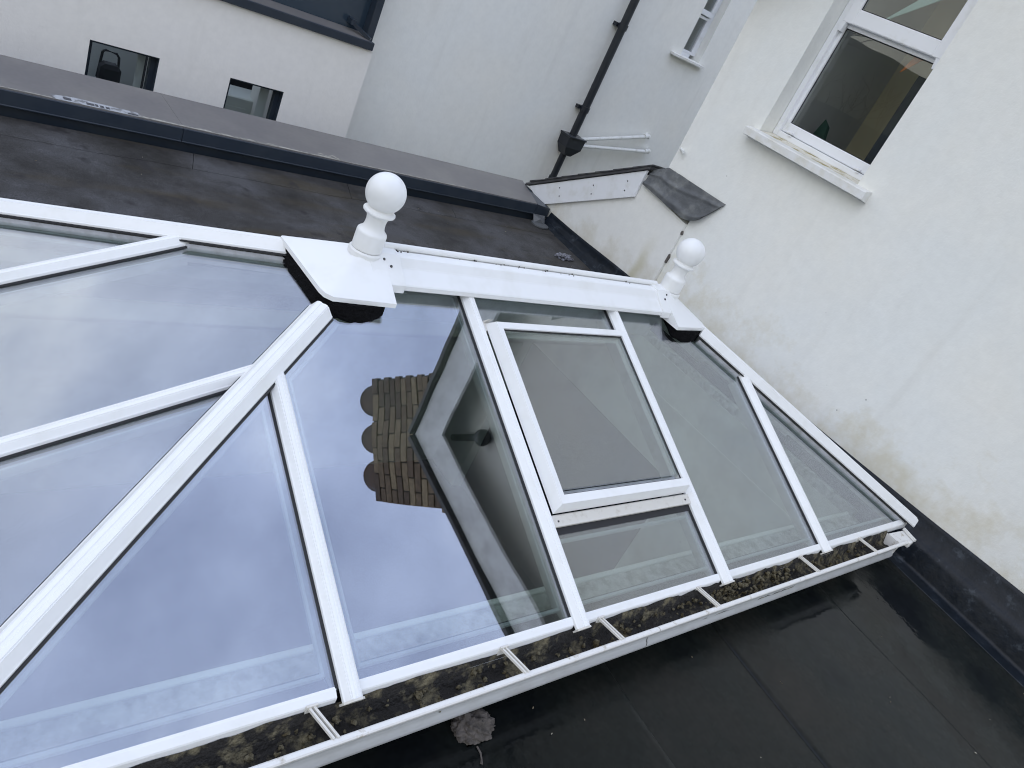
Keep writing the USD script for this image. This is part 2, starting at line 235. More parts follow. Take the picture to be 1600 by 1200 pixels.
def tube(pts, r, n=12, caps=True):
    pts = np.asarray(pts, float); rs = np.broadcast_to(r, len(pts)); V = []; F = []
    ref = np.array([0, 0, 1.0]) if abs((pts[-1] - pts[0])[2]) < 0.8 * np.linalg.norm(pts[-1] - pts[0]) + 1e-9 else np.array([1.0, 0, 0])
    for i, p in enumerate(pts):
        d = pts[min(i + 1, len(pts) - 1)] - pts[max(i - 1, 0)]; d, u, v = frame(d, ref)
        for k in range(n):
            a = 2 * math.pi * k / n; V.append(p + rs[i] * (math.cos(a) * u + math.sin(a) * v))
    for i in range(len(pts) - 1):
        for k in range(n):
            a, b = i * n + k, i * n + (k + 1) % n; F += [(a, b, b + n), (a, b + n, a + n)]
    if caps:
        V += [pts[0], pts[-1]]; c0, c1 = len(V) - 2, len(V) - 1; e = (len(pts) - 1) * n
        for k in range(n): F += [(c0, (k + 1) % n, k), (c1, e + k, e + (k + 1) % n)]
    t = trimesh.Trimesh(V, F, process=False)
    if t.volume < 0: t.invert()
    return t
def lathe(profile, centre, n=40):
    t = trimesh.creation.revolve(np.asarray(profile, float), sections=n); t.apply_translation(centre); return t
def slab(poly, zf, t):
    """convex polygon in plan laid on the surface z = zf(x, y), thickness t below it"""
    n = len(poly); A = 0.5 * sum(poly[i][0] * poly[(i + 1) % n][1] - poly[(i + 1) % n][0] * poly[i][1] for i in range(n))
    if A < 0: poly = poly[::-1]
    V = [(x, y, zf(x, y)) for x, y in poly] + [(x, y, zf(x, y) - t) for x, y in poly]; F = []
    for i in range(1, n - 1): F += [(0, i, i + 1), (n, n + i + 1, n + i)]
    for i in range(n): j = (i + 1) % n; F += [(i, n + i, n + j), (i, n + j, j)]
    return trimesh.Trimesh(V, F, process=False)
def wallplate(poly, axis, at, thick):
    """a shapely polygon in the plane (y,z) for axis 0 or (x,z) for axis 1, extruded from 'at' by thick along +axis"""
    t = trimesh.creation.extrude_polygon(poly, abs(thick), engine='earcut'); v = t.vertices.copy(); d = v[:, 2] if thick > 0 else -v[:, 2]
    t.vertices = np.stack([at + d, v[:, 0], v[:, 1]], 1) if axis == 0 else np.stack([v[:, 0], at + d, v[:, 1]], 1)
    if t.volume < 0: t.invert()
    return t
rng = np.random.default_rng(7); random.seed(7)

# ------------------------------------------------------------------ ground and flat roof
solo('ground', trimesh.creation.box((160, 160, 0.2)).apply_translation((0, 0, -3.4)), 'earth', kind='structure')
hv, hf = [], []
for i in range(97):
    a = 2 * math.pi * i / 96
    for r_, z_ in ((48, 0.0), (60, 0.45), (72, 0.85), (79, 1.0)):
        hv.append((r_ * math.cos(a), r_ * math.sin(a), -3.31 + z_ * (11.0 + 3.5 * (meshkit.noise(np.array([[math.cos(a) * 3 + 9, math.sin(a) * 3 + 9, 1.0]]))[0] - 0.5))))
for i in range(96):
    for k in range(3): a = 4 * i + k; hf += [(a, a + 4, a + 5), (a, a + 5, a + 1)]
solo('hills', trimesh.Trimesh(hv, hf, process=False), 'earth', kind='structure', smooth=True)
RZ = lambda x, y: -0.205 + 0.042 * y
fr = thing('flat_roof', 'wet black rubber membrane flat roof with faint lapped seams below the gutter', 'flat roof', (1.0, -2.0, -0.3))
seams = [(-9.0, -0.50, 0.0), (-0.56, 0.68, 0.006), (0.62, 1.42, 0.0), (1.362, 2.335, 0.006), (2.28, 3.37, 0.0)]
def sheet(x0, x1, y0, y1, up, lean=0.0, n=24, jag=0.0):
    """one lapped sheet with a rounded, slightly uneven welded edge"""
    ys = np.linspace(y0, y1, n); cols = [(x0, 0.0), (x0 + 0.012, 0.9), (x0 + 0.035, 0.55), (x1 - 0.035, 0.55), (x1 - 0.012, 0.9), (x1, 0.0)]
    V, F = [], []
    for y in ys:
        for k, (x, h) in enumerate(cols):
            e = jag * (meshkit.noise(np.array([[x * 3 + 5, y * 2.5, 1.0]]))[0] - 0.5); xx = x + lean * (y - y0) + e
            V.append((xx, y, RZ(xx, y) + (0.001 + (up + 0.002) * min(1.0, h * 1.6) if up > 0 else 0.0)))
    m = len(cols)
    for i in range(n - 1):
        for k in range(m - 1): a = i * m + k; F += [(a, a + 1, a + m + 1), (a, a + m + 1, a + m)]
    return trimesh.Trimesh(V, F, process=False)
for i, (a, b, up) in enumerate(seams):
    if i == 0: part('membrane_sheet', sheet(a, b, -7.0, -1.0, up), 'membrane', fr, smooth=True)
    else: part('membrane_sheet', sheet(a, b, -7.0, -1.0, up, jag=0.03 if up else 0.0), 'membrane', fr, smooth=True)
br = thing('flat_roof', 'grey brown mineral felt flat roof with cracked lap lines between lantern and parapet', 'flat roof', (0.5, 2.0, -0.12))
def felt(x0, x1, y0, y1, up, n=40):
    xs = np.linspace(x0, x1, n); j0, j1 = int(y0 > 2), int(y0 < 2); rows = [(y0, 0.0, j0), (y0 + 0.012, 1.0, j0), (y1 - 0.012, 1.0, j1), (y1, 0.0, j1)]; V, F = [], []
    for x in xs:
        for y, h, j in rows:
            yy = y + (0.05 * (meshkit.fbm(np.array([[x * 1.8, 3.0, 0.5]]), 3)[0] - 0.5) if j else 0); V.append((x + 0.3 * (yy - 2.36) * (y0 > 2), yy, RZ(x, yy) + up * h))
    m = len(rows)
    for i in range(n - 1):
        for k in range(m - 1): a = i * m + k; F += [(a, a + m, a + m + 1), (a, a + m + 1, a + 1)]
    return trimesh.Trimesh(V, F, process=False)
part('felt_sheet', felt(-9.0, 3.36, 0.9, 2.3575, 0.003, 160), 'felt', br, smooth=True)
for a, b in ((-9.0, -2.3), (-2.30, 0.2), (0.201, 1.28), (1.281, 2.2), (2.201, 3.36)):
    part('felt_strip', felt(a, b - 0.002, 2.36, 2.60, 0.006, max(6, int((b - a) / 0.078))), 'felt', br, smooth=True)
# a deck under both, with the lantern's opening left in it
deck = Polygon([(-9, -7), (3.4, -7), (3.4, 2.6), (-9, 2.6)], [[(-1.36, -1.145), (-1.36, 1.145), (3.045, 1.145), (3.045, -1.145)]])
dk = trimesh.creation.extrude_polygon(deck, 0.2, engine='earcut'); v = dk.vertices.copy(); v[:, 2] += RZ(0, v[:, 1]) - 0.208; dk.vertices = v
part('roof_deck', dk, 'membrane', fr, smooth=False)

# ------------------------------------------------------------------ glazed lantern roof
H, W, A, LR = 0.58318, 1.25, 1.45056, 1.70864
R1, R2, R3, R4, SY = -0.4476, 0.41719, 1.28202, 2.14685, 0.39991
ZF = lambda h=0.0: (lambda x, y: H * (1 + y / W) + h)
ZB = lambda h=0.0: (lambda x, y: H * (1 - y / W) + h)
ZL = lambda h=0.0: (lambda x, y: H * (1 + x / A) + h)
ZR = lambda h=0.0: (lambda x, y: H * (1 - (x - LR) / A) + h)
nF = np.array([0, -H / W, 1.0]); nF /= np.linalg.norm(nF)
nB = nF * [1, -1, 1]; nL = np.array([-H / A, 0, 1.0]); nL /= np.linalg.norm(nL); nR = nL * [-1, 1, 1]
lan = thing('glazed_roof', 'white framed glass roof lantern with ball finials, hips and an opening vent', 'roof lantern', (0.85, 0, -0.15))
CR, CF = (0.0, 0.0), (LR, 0.0)
fl, frr, bl, brr = (-A, -W), (LR + A, -W), (-A, W), (LR + A, W)
hipx = lambda x: (x, W * x / A) if x < 0 else (x, -W * (x - LR) / A)    # on the front hips
yr, ye = -0.03, -1.243
g = 0.008
def pane(poly, zf, label=None):
    p = part('glass_pane', slab(poly, zf, 0.006), 'roof_glass', lan, smooth=False, label=label)
    o = Polygon(poly); ring = o.buffer(-0.042, join_style='mitre').difference(o.buffer(-0.050, join_style='mitre'))
    if ring.is_empty or ring.geom_type != 'Polygon' or not ring.interiors: return
    t = trimesh.creation.extrude_polygon(ring, 0.012, engine='earcut'); v = t.vertices.copy(); v[:, 2] += np.array([zf(x, y) for x, y in v[:, :2]]) - 0.024; t.vertices = v
    part('spacer_frame', t, 'spacer', p, smooth=False)
def fy(x): return W * x / A if x < 0 else (-W * (x - LR) / A if x > LR else 0.0)
# front slope, left to right
pane([(-A + 0.01, ye), (R1 - g, ye), (R1 - g, fy(R1) - g)], ZF())
pane([(R1 + g, ye), (R2 - g, ye), (R2 - g, yr), (-0.04, yr - 0.01), (R1 + g, fy(R1) - g)], ZF())
pane([(R2 + g, -0.24), (R3 - g, -0.24), (R3 - g, yr), (R2 + g, yr)], ZF())
pane([(R2 + g, ye), (R3 - g, ye), (R3 - g, -0.95), (R2 + g, -0.95)], ZF())
pane([(R3 + g, ye), (R4 - g, ye), (R4 - g, fy(R4) - g), (LR + 0.04, yr - 0.01), (R3 + g, yr)], ZF())
pane([(R4 + g, ye), (LR + A - 0.01, ye), (R4 + g, fy(R4) - g)], ZF())
# left hip end, front to back
fx = lambda y: -A * abs(y) / W
pane([(-A, -W + 0.012), (fx(SY) - g, -SY - g), (-A, -SY - g)], ZL())
pane([(-A, -SY + g), (fx(SY) - g, -SY + g), (-0.03, -0.02), (-0.03, 0.02), (fx(SY) - g, SY - g), (-A, SY - g)], ZL())
pane([(-A, SY + g), (fx(SY) - g, SY + g), (-A, W - 0.012)], ZL())
# back slope and right hip end, seen only through the glass
for a, b in ((R1, R2), (R2, R3), (R3, R4)):
    pane([(a + g, -ye), (b - g, -ye), (b - g, -fy(b) + g), (max(min(b - g, LR), 0), 0.03), (min(max(a + g, 0), LR), 0.03), (a + g, -fy(a) + g)] if a > 0 and b < LR else ([(a + g, -ye), (b - g, -ye), (b - g, 0.03), (0.0, 0.03), (a + g, -fy(a) + g)] if a < 0 else [(a + g, -ye), (b - g, -ye), (b - g, -fy(b) + g), (LR, 0.03), (a + g, 0.03)]), ZB())
pane([(-A + 0.01, -ye), (R1 - g, -ye), (R1 - g, -fy(R1) + g)], ZB()); pane([(LR + A - 0.01, -ye), (R4 + g, -ye), (R4 + g, -fy(R4) + g)], ZB())
gx = lambda y: LR + A * abs(y) / W
pane([(LR + A, -W + 0.012), (gx(SY) + g, -SY - g), (LR + A, -SY - g)], ZR()); pane([(LR + A, W - 0.012), (gx(SY) + g, SY + g), (LR + A, SY + g)], ZR())
pane([(LR + A, -SY + g), (gx(SY) + g, -SY + g), (LR + 0.03, -0.02), (LR + 0.03, 0.02), (gx(SY) + g, SY - g), (LR + A, SY - g)], ZR())

def cap_profile(w, hs, hc):
    """glazing bar cap: short sides, two shallow pitches and a grooved crest"""
    a = 0.20 * w
    return [(-w / 2, 0), (w / 2, 0), (w / 2, hs * 0.8), (w / 2 - 0.003, hs), (a + 0.004, hc - 0.004), (a + 0.0015, hc - 0.0052), (a, hc - 0.0015), (a * 0.35, hc), (a * 0.2, hc - 0.0022), (-a * 0.2, hc - 0.0022), (-a * 0.35, hc), (-a, hc - 0.0015), (-a - 0.0015, hc - 0.0052), (-a - 0.004, hc - 0.004), (-w / 2 + 0.003, hs), (-w / 2, hs * 0.8)]
def bar(P, Q, n, w=0.056, hs=0.013, hc=0.033, name='rafter_bar', ext=0.028):
    """one bar from its top P to the eaves Q, both on the glass plane"""
    P, Q = np.asarray(P, float), np.asarray(Q, float); d = (Q - P) / np.linalg.norm(Q - P); o = n * 0.005
    b = part(name, sweep(cap_profile(w, hs, hc), P + o, Q + o + d * ext, n), 'pvc', lan, smooth=7)
    part('gasket', sweep([(-w / 2 - 0.006, -0.001), (w / 2 + 0.006, -0.001), (w / 2 + 0.005, 0.0055), (-w / 2 - 0.005, 0.0055)], P, Q - d * 0.012, n), 'gasket', b, smooth=False)
    part('under_bar', sweep([(-w / 2 + 0.004, -0.075), (w / 2 - 0.004, -0.075), (w / 2 - 0.002, -0.008), (-w / 2 + 0.002, -0.008)], P + d * 0.02, Q - d * 0.02, n), 'grey_bar', b, smooth=False)
    if name == 'rafter_bar':
        e = Q + o + d * ext; sd, su, sv = frame(d, n)
        part('end_cap', sweep([(-w / 2 - 0.003, -0.012), (w / 2 + 0.003, -0.012), (w / 2 + 0.003, hs), (0.25 * w, hc + 0.001), (-0.25 * w, hc + 0.001), (-w / 2 - 0.003, hs)], e, e + d * 0.006, n), 'pvc_dirty', b, smooth=False)
    return b
for x in (R1, R2, R3, R4):
    yt = fy(x) - (0.02 if 0 < x < LR else 0.012)
    bar((x, yt, ZF()(x, yt)), (x, -W, 0), nF)
    bar((x, -yt, ZF()(x, yt)), (x, W, 0), nB)
for s in (-1, 1):
    xt = fx(SY) - 0.012
    bar((xt, s * SY, ZL()(xt, 0)), (-A, s * SY, 0), nL); bar((LR - xt, s * SY, ZL()(xt, 0)), (LR + A, s * SY, 0), nR)
for (tx, q) in ((0.0, fl), (0.0, bl), (LR, frr), (LR, brr)):
    t = np.array([tx, 0, H]); q3 = np.array([q[0], q[1], 0.0]); d = q3 - t; n = (nF if q[1] < 0 else nB) + (nL if q[0] < 0 else nR); n /= np.linalg.norm(n)
    P = t + d * ((0.165 if q[0] < 0 else 0.14) if q[1] < 0 else 0.125) + n * 0.012; Q = q3 + n * 0.012
    bar(P, Q, n, 0.084, 0.010, 0.044, 'hip_bar', 0.03)
# eaves trim between the rafters
trim = [(-1.238, 0.013), (-1.246, 0.013), (-1.262, 0.003), (-1.264, -0.002), (-1.264, -0.034), (-1.238, -0.034)]
for a, b in ((-A, R1), (R1, R2), (R2, R3), (R3, R4), (R4, LR + A)):
    for s in (1, -1):
        part('eaves_trim', sweep([(s * y, z) for y, z in trim], (a + (0.029 if a > -A else 0), 0, 0), (b - (0.029 if b < LR + A else 0.02), 0, 0), (0, 0, 1)).apply_transform(np.diag([1, -1, 1, 1])) if False else wallplate(Polygon([(s * y, z) for y, z in trim]), 0, a + (0.029 if a > -A else -0.01), (b - a) - 0.058 + (0.029 if a <= -A else 0) + (0.036 if b >= LR + A else 0)), 'pvc', lan, smooth=20)
tl = [(-A + 0.012, 0.013), (-A + 0.004, 0.013), (-A - 0.012, 0.003), (-A - 0.014, -0.034), (-A + 0.012, -0.034)]
for a, b in ((-W, -SY), (-SY, SY), (SY, W)):
    part('eaves_trim', wallplate(Polygon(tl), 1, a + 0.03, b - a - 0.06), 'pvc', lan, smooth=20)
    part('eaves_trim', wallplate(Polygon([(LR - x, z) for x, z in tl]), 1, a + 0.03, b - a - 0.06), 'pvc', lan, smooth=20)
# ridge capping with its far bead
rp = [(-0.124, 0.566), (-0.127, 0.570), (-0.127, 0.586), (-0.122, 0.591), (-0.064, 0.622), (-0.058, 0.627), (-0.036, 0.652), (-0.028, 0.655), (0.006, 0.656), (0.010, 0.652), (0.040, 0.650), (0.122, 0.592), (0.127, 0.586), (0.127, 0.570), (0.0, 0.60)]
rc = part('ridge_cap', wallplate(Polygon(rp), 0, 0.06, LR - 0.12), 'pvc', lan, smooth=5)
part('ridge_bead', tube([(0.05, 0.026, 0.664), (LR - 0.05, 0.026, 0.664)], 0.0125, 14), 'pvc', rc)
gr = []
for k in range(26):
    x = rng.uniform(0.1, LR - 0.1); s = rng.uniform(0.0012, 0.0036); b = trimesh.creation.icosphere(1, s); b.vertices *= rng.uniform(0.5, 1.5, 3); b.apply_translation((x, rng.uniform(-0.004, 0.014), 0.657)); gr.append(b)
part('moss_crumbs', gr, 'muck', rc, kind='stuff')
part('ridge_beam', wallplate(Polygon([(-0.05, 0.40), (0.05, 0.40), (0.06, 0.54), (0.0, 0.575), (-0.06, 0.54)]), 0, 0.0, LR), 'grey_bar', lan, smooth=False)
# end caps, foam and finials
def end_cap(mirror):
    f = (lambda p: np.array([LR - p[0], p[1], p[2]])) if mirror else (lambda p: np.array(p, float))
    top = []
    for s in (-1, 1):
        top += [(-0.238, s * 0.150, 0.560), (-0.230, s * 0.176, 0.5585), (-0.206, s * 0.196, 0.557), (0.032, s * 0.210, 0.557), (0.036, s * 0.028, 0.651), (-0.034, s * 0.028, 0.651)]
        if s == 1: top += [(-0.240, 0.205, 0.559), (-0.232, 0.213, 0.5585)]
    plate = hull([f(p) for p in top] + [f((p[0], p[1], p[2] - 0.017)) for p in top])
    low = [f((p[0] * 0.93 + 0.0, p[1] * 0.93, p[2] - 0.03)) for p in top]
    plate = plate - hull(low + [q - [0, 0, 0.3] for q in low])
    sp = [(-0.134, 0.560), (-0.134, 0.590), (-0.126, 0.598), (-0.062, 0.635), (-0.034, 0.660), (0.034, 0.660), (0.062, 0.635), (0.126, 0.598), (0.134, 0.590), (0.134, 0.560), (0, 0.6)]
    x0, x1 = (-0.03, 0.098)
    sad = wallplate(Polygon(sp), 0, (LR - x1) if mirror else x0, x1 - x0)
    c = part('ridge_end_cap', [tm(plate), sad], 'pvc', lan, smooth=20)
    for (sx, sy, sz) in ((0.028, -0.050, 0.6445), (0.052, -0.072, 0.6305)):
        part('screw', trimesh.creation.icosphere(1, 0.0055).apply_translation(f((sx, sy, sz))), 'screw', c)
    foot = np.array([(-0.222, -0.13), (-0.222, 0.17), (-0.19, 0.19), (0.005, 0.19), (0.0, -0.178), (-0.05, -0.20), (-0.12, -0.205), (-0.19, -0.185)])
    cs = m3.CrossSection([foot if True else foot[::-1]]); 
    if cs.area() <= 0: cs = m3.CrossSection([foot[::-1]])
    blk = cs.offset(0.012, m3.JoinType.Round).extrude(0.2).refine_to_length(0.014); k = tm(blk); vv = k.vertices
    d = (meshkit.fbm(vv * 60.0, 3, seed=4) - 0.5)[:, None]; nn = k.vertex_normals; vv = vv + nn * d * 0.016
    zt = 0.553 - 0.028 - np.maximum(0, 0) ; base = np.minimum(H * (1 - np.abs(vv[:, 1]) / W), H * (1 + np.minimum(vv[:, 0], 0) / A)) - 0.01
    tt = np.clip(vv[:, 2] / 0.2, 0, 1); vv[:, 2] = base * (1 - tt) + (0.540 + 0.3 * np.maximum(0, 0.18 - np.maximum(np.abs(vv[:, 1]), -vv[:, 0]))) * tt
    vv = np.array([f(p) for p in vv]); k = trimesh.Trimesh(vv, k.faces if not mirror else k.faces[:, ::-1], process=False)
    part('foam_filler', k, 'foam', c, smooth=True)
    fxx = 1.752 if mirror else -0.024
    lower = lathe([(0, 0.630), (0.062, 0.630), (0.061, 0.648), (0.057, 0.654), (0, 0.654)], (fxx, 0, 0)); 
    part('finial_foot', lower, 'pvc', c, smooth=30)
    prof = [(0.0, 0.656), (0.0535, 0.656), (0.0545, 0.658), (0.0545, 0.716), (0.053, 0.722), (0.050, 0.7255), (0.044, 0.730), (0.0385, 0.738), (0.036, 0.750), (0.0355, 0.762), (0.037, 0.774), (0.041, 0.783), (0.046, 0.788), (0.052, 0.790), (0.0565, 0.7935), (0.058, 0.798), (0.0565, 0.8025), (0.052, 0.806), (0.046, 0.808), (0.044, 0.811)]
    r, zc = 0.0705, 0.868; a0 = math.asin(0.0445 / r)
    prof += [(r * math.sin(a), zc - r * math.cos(a)) for a in np.linspace(a0, math.pi, 40)]
    prof[-1] = (0.0, zc + r)
    part('finial', lathe(prof, (fxx, 0, 0), 56), 'pvc', c, smooth=30)
end_cap(False); end_cap(True)
# opening vent
def fpt(x, y, h): return np.array([x, y, H * (1 + y / W)]) + nF * h
def framepiece(o0, o1, i0, i1, h0, h1, hg):
    """mitred frame rail: outer edge o (at the foot, out to the side), inner edge i"""
    pts = []
    for (o, t, i) in ((o0[0], o0[1], i0), (o1[0], o1[1], i1)):
        pts += [fpt(*o, h0), fpt(*t, h1), fpt(*i, h1 - 0.002), fpt(*i, h0)]
    return hull(pts)
ob = [(0.458, -0.918), (1.249, -0.918), (1.249, -0.205), (0.458, -0.205)]
ot = [(0.474, -0.902), (1.232, -0.902), (1.232, -0.222), (0.474, -0.222)]
it = [(0.499, -0.872), (1.209, -0.872), (1.209, -0.246), (0.499, -0.246)]
vp = part('roof_vent', tube([fpt(0.46, -0.926, 0.010), fpt(1.24, -0.926, 0.010)], 0.006, 8), 'pvc_dirty', lan)
for k in range(4):
    j = (k + 1) % 4; part('vent_rail', framepiece((ob[k], ot[k]), (ob[j], ot[j]), it[k], it[j], 0.018, 0.066, 0.05), 'pvc', vp, smooth=False)
    part('vent_gasket', hull([fpt(*it[k], 0.052), fpt(*it[j], 0.052), fpt(*(np.array(it[k]) * 0.985 + np.array([0.855, -0.56]) * 0.015), 0.052), fpt(*(np.array(it[j]) * 0.985 + np.array([0.855, -0.56]) * 0.015), 0.052), fpt(*it[k], 0.056), fpt(*it[j], 0.056)]), 'gasket', vp, smooth=False)
    a = np.array(it[k]) * 0.97 + np.array([0.855, -0.56]) * 0.03; b = np.array(it[j]) * 0.97 + np.array([0.855, -0.56]) * 0.03; a2 = a * 0.965 + np.array([0.855, -0.56]) * 0.035; b2 = b * 0.965 + np.array([0.855, -0.56]) * 0.035
    part('spacer_bar', hull([fpt(*a, 0.030), fpt(*b, 0.030), fpt(*a2, 0.030), fpt(*b2, 0.030), fpt(*a, 0.036), fpt(*b, 0.036)]), 'grey_bar', vp, smooth=False)
part('vent_pane', slab([(x, y) for x, y in it], ZF(0.050 / nF[2]), 0.006), 'roof_glass', vp, smooth=False)
part('vent_hinge', hull([fpt(0.452, -0.19, 0.01), fpt(0.475, -0.19, 0.01), fpt(0.475, -0.205, 0.05), fpt(0.452, -0.205, 0.05), fpt(0.452, -0.2, 0.01), fpt(0.475, -0.2, 0.01)]), 'pvc_dirty', vp, smooth=False)
for y0, y1, nm in ((-0.962, -0.925, 'vent_transom'), (-0.2, -0.235, 'vent_head')):
    part(nm, hull([fpt(x, y, h) for x in (R2 + 0.025, R3 - 0.025) for y in (y0, y1) for h in (-0.01, 0.02)]), 'pvc_dirty', lan, smooth=False)
for x in (0.47, 1.225): part('transom_screw', trimesh.creation.icosphere(1, 0.004).apply_translation(fpt(x, -0.945, 0.021)), 'screw', lan)
part('transom_seal', hull([fpt(x, y, h) for x in (R2 + 0.03, R3 - 0.03) for y in (-0.985, -0.955) for h in (-0.003, 0.0045)]), 'gasket', lan, smooth=False)
# inner ledge seen through the panes at the eaves, and the curb under the lantern
for s in (-1, 1):
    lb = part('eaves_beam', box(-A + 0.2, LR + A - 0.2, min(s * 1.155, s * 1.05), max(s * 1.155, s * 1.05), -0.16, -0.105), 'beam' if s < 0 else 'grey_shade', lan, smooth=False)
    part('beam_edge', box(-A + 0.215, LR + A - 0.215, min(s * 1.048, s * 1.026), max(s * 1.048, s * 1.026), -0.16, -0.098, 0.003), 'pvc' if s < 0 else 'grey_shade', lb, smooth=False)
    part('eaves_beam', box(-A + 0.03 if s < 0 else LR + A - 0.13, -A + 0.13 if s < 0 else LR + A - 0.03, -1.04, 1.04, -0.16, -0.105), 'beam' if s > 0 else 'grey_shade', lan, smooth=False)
    part('curb', box(-A + 0.03, LR + A - 0.03, min(s * 1.24, s * 1.16), max(s * 1.24, s * 1.16), -0.33, -0.035), 'gasket', lan, smooth=False)
    part('curb', box(-A - 0.005 if s < 0 else LR + A - 0.08, -A + 0.08 if s < 0 else LR + A + 0.0, -1.155, 1.155, -0.33, -0.036), 'gasket', lan, smooth=False)

# the room below
rm = thing('sunroom', base=(0.85, 0, -2.6), kind='structure')
part('floor', box(-1.6, 3.2, -1.5, 2.4, -2.7, -2.6), 'room_floor', rm, smooth=False)
part('wall', box(-1.6, 3.2, 2.3, 2.4, -2.6, -0.42), 'room_wall', rm, smooth=False)
part('wall', box(-1.6, 3.2, -1.5, -1.4, -2.6, -0.42), 'room_wall', rm, smooth=False)
part('wall', box(-1.7, -1.6, -1.5, 2.4, -2.6, -0.42), 'room_wall', rm, smooth=False)
part('wall', wallplate(Polygon([(-1.5, -2.6), (0.03, -2.6), (0.03, -0.86), (1.9, -0.86), (1.9, -2.6), (2.4, -2.6), (2.4, -0.42), (-1.5, -0.42)]), 0, 3.03, 0.1), 'room_wall', rm, smooth=False)
part('doorway', box(3.135, 3.2, -0.1, 2.0, -2.6, -0.7), 'room_dark', rm, smooth=False)
part('ceiling', trimesh.creation.extrude_polygon(Polygon([(-1.7, -1.5), (3.2, -1.5), (3.2, 2.4), (-1.7, 2.4)], [[(-1.33, -1.12), (-1.33, 1.12), (3.02, 1.12), (3.02, -1.12)]]), 0.02, engine='earcut').apply_translation((0, 0, -0.43)), 'room_wall', rm, smooth=False)
for s in (-1, 1):
    part('shaft_lining', box(-1.335, 3.025, min(s * 1.12, s * 1.13), max(s * 1.12, s * 1.13), -0.43, -0.16), 'room_wall', rm, smooth=False)
part('shaft_lining', box(-1.345, -1.335, -1.11, 1.11, -0.43, -0.16), 'room_wall', rm, smooth=False)
part('shaft_lining', box(3.025, 3.035, -1.11, 1.11, -0.43, -0.16), 'room_wall', rm, smooth=False)

# ------------------------------------------------------------------ gutter
gt = thing('gutter', 'white plastic ogee gutter full of moss along the front eaves', 'gutter', (0.8, -1.32, -0.1))
gz = -0.006
front = [(-1.372, gz), (-1.362, gz), (-1.360, gz - 0.006), (-1.357, gz - 0.012)]
def trough(x0, x1, cap=True):
    o = [(-1.268, gz - 0.035), (-1.268, gz - 0.112), (-1.285, gz - 0.124), (-1.318, gz - 0.130), (-1.346, gz - 0.128), (-1.359, gz - 0.120), (-1.365, gz - 0.108), (-1.366, gz - 0.096), (-1.362, gz - 0.086), (-1.356, gz - 0.080), (-1.353, gz - 0.074), (-1.352, gz - 0.068), (-1.355, gz - 0.060), (-1.360, gz - 0.045), (-1.364, gz - 0.025), (-1.366, gz - 0.012)]
    i = [(-1.361, gz - 0.012), (-1.359, gz - 0.026), (-1.355, gz - 0.046), (-1.349, gz - 0.060), (-1.347, gz - 0.074), (-1.354, gz - 0.090), (-1.358, gz - 0.106), (-1.344, gz - 0.122), (-1.316, gz - 0.125), (-1.287, gz - 0.119), (-1.273, gz - 0.108), (-1.273, gz - 0.035)]
    return wallplate(Polygon(o + i).buffer(0), 0, x0, x1 - x0)
def lip(x0, x1): return wallplate(Polygon([(-1.374, gz - 0.013), (-1.3755, gz - 0.004), (-1.372, gz), (-1.361, gz), (-1.357, gz - 0.003), (-1.357, gz - 0.013)]), 0, x0, x1 - x0)
for a, b in ((-2.6, 0.742), (0.748, 2.90)):
    t_ = part('trough', trough(a, b), 'gutter', gt, smooth=25); part('lip', lip(a, b if b < 1 else 2.985), 'gutter_lip', t_, smooth=20)
part('union_seal', trough(0.7425, 0.7475).apply_transform(np.array([[1, 0, 0, 0], [0, 1.0, 0, 0.0015], [0, 0, 1, 0], [0, 0, 0, 1]])), 'muck', gt, smooth=False)
part('stop_end', [tm(box(2.90, 2.91, -1.36, -1.27, gz - 0.12, gz - 0.02)), tm(hull([(2.90, -1.37, gz - 0.014), (3.055, -1.372, gz - 0.014), (3.085, -1.29, gz - 0.014), (2.90, -1.28, gz - 0.014), (2.90, -1.37, gz - 0.02), (3.055, -1.372, gz - 0.03), (3.085, -1.29, gz - 0.03), (2.90, -1.28, gz - 0.02)])), tm(box(2.955, 2.985, -1.384, -1.366, gz - 0.03, gz + 0.006, 0.003)), tm(sweep([(-0.006, -0.01), (0.006, -0.01), (0.006, 0.004), (-0.006, 0.004)], (3.05, -1.375, gz), (3.083, -1.285, gz), (0, 0, 1)))], 'gutter_lip', gt, smooth=False)
for x in (-1.25, -0.555, 0.081, 0.523, 1.10, 1.915, 2.54):
    bk = []
    for dx in (0.0, 0.013): bk.append(tm(sweep([(-0.0032, -0.004), (0.0032, -0.004), (0.0032, 0.004), (-0.0032, 0.004)], (x + dx - 0.01, -1.266, gz + 0.004), (x + dx + 0.018, -1.362, gz + 0.001), (0, 0, 1))))
    bk.append(tm(box(x - 0.018, x + 0.014, -1.268, -1.262, gz - 0.03, gz + 0.012)))
    part('bracket', bk, 'pvc_dirty', gt, smooth=False)
xs = np.linspace(-2.55, 2.9, 420); ys = np.linspace(-1.355, -1.2655, 16); V = []; F = []
for x in xs:
    for y in ys:
        hgt = meshkit.fbm(np.array([[x * 9, y * 22, 0.3]]), 4, seed=2)[0]; big = meshkit.noise(np.array([[x * 1.3, 2.0, 7.0]]), 3)[0]
        V.append((x, y, gz - 0.085 + 0.10 * max(0, hgt - 0.36) * (0.35 + big) * min(1.0, (y + 1.360) / 0.03 + 0.2) + 0.066 * min(1.0, max(0.0, (y + 1.292) / 0.024)) ** 1.3))
for i in range(len(xs) - 1):
    for k in range(len(ys) - 1): a = i * len(ys) + k; n_ = len(ys); F += [(a, a + n_, a + n_ + 1), (a, a + n_ + 1, a + 1)]
part('gutter_silt', trimesh.Trimesh(V, F, process=False), 'muck', gt, smooth=True, kind='stuff')
cl = []
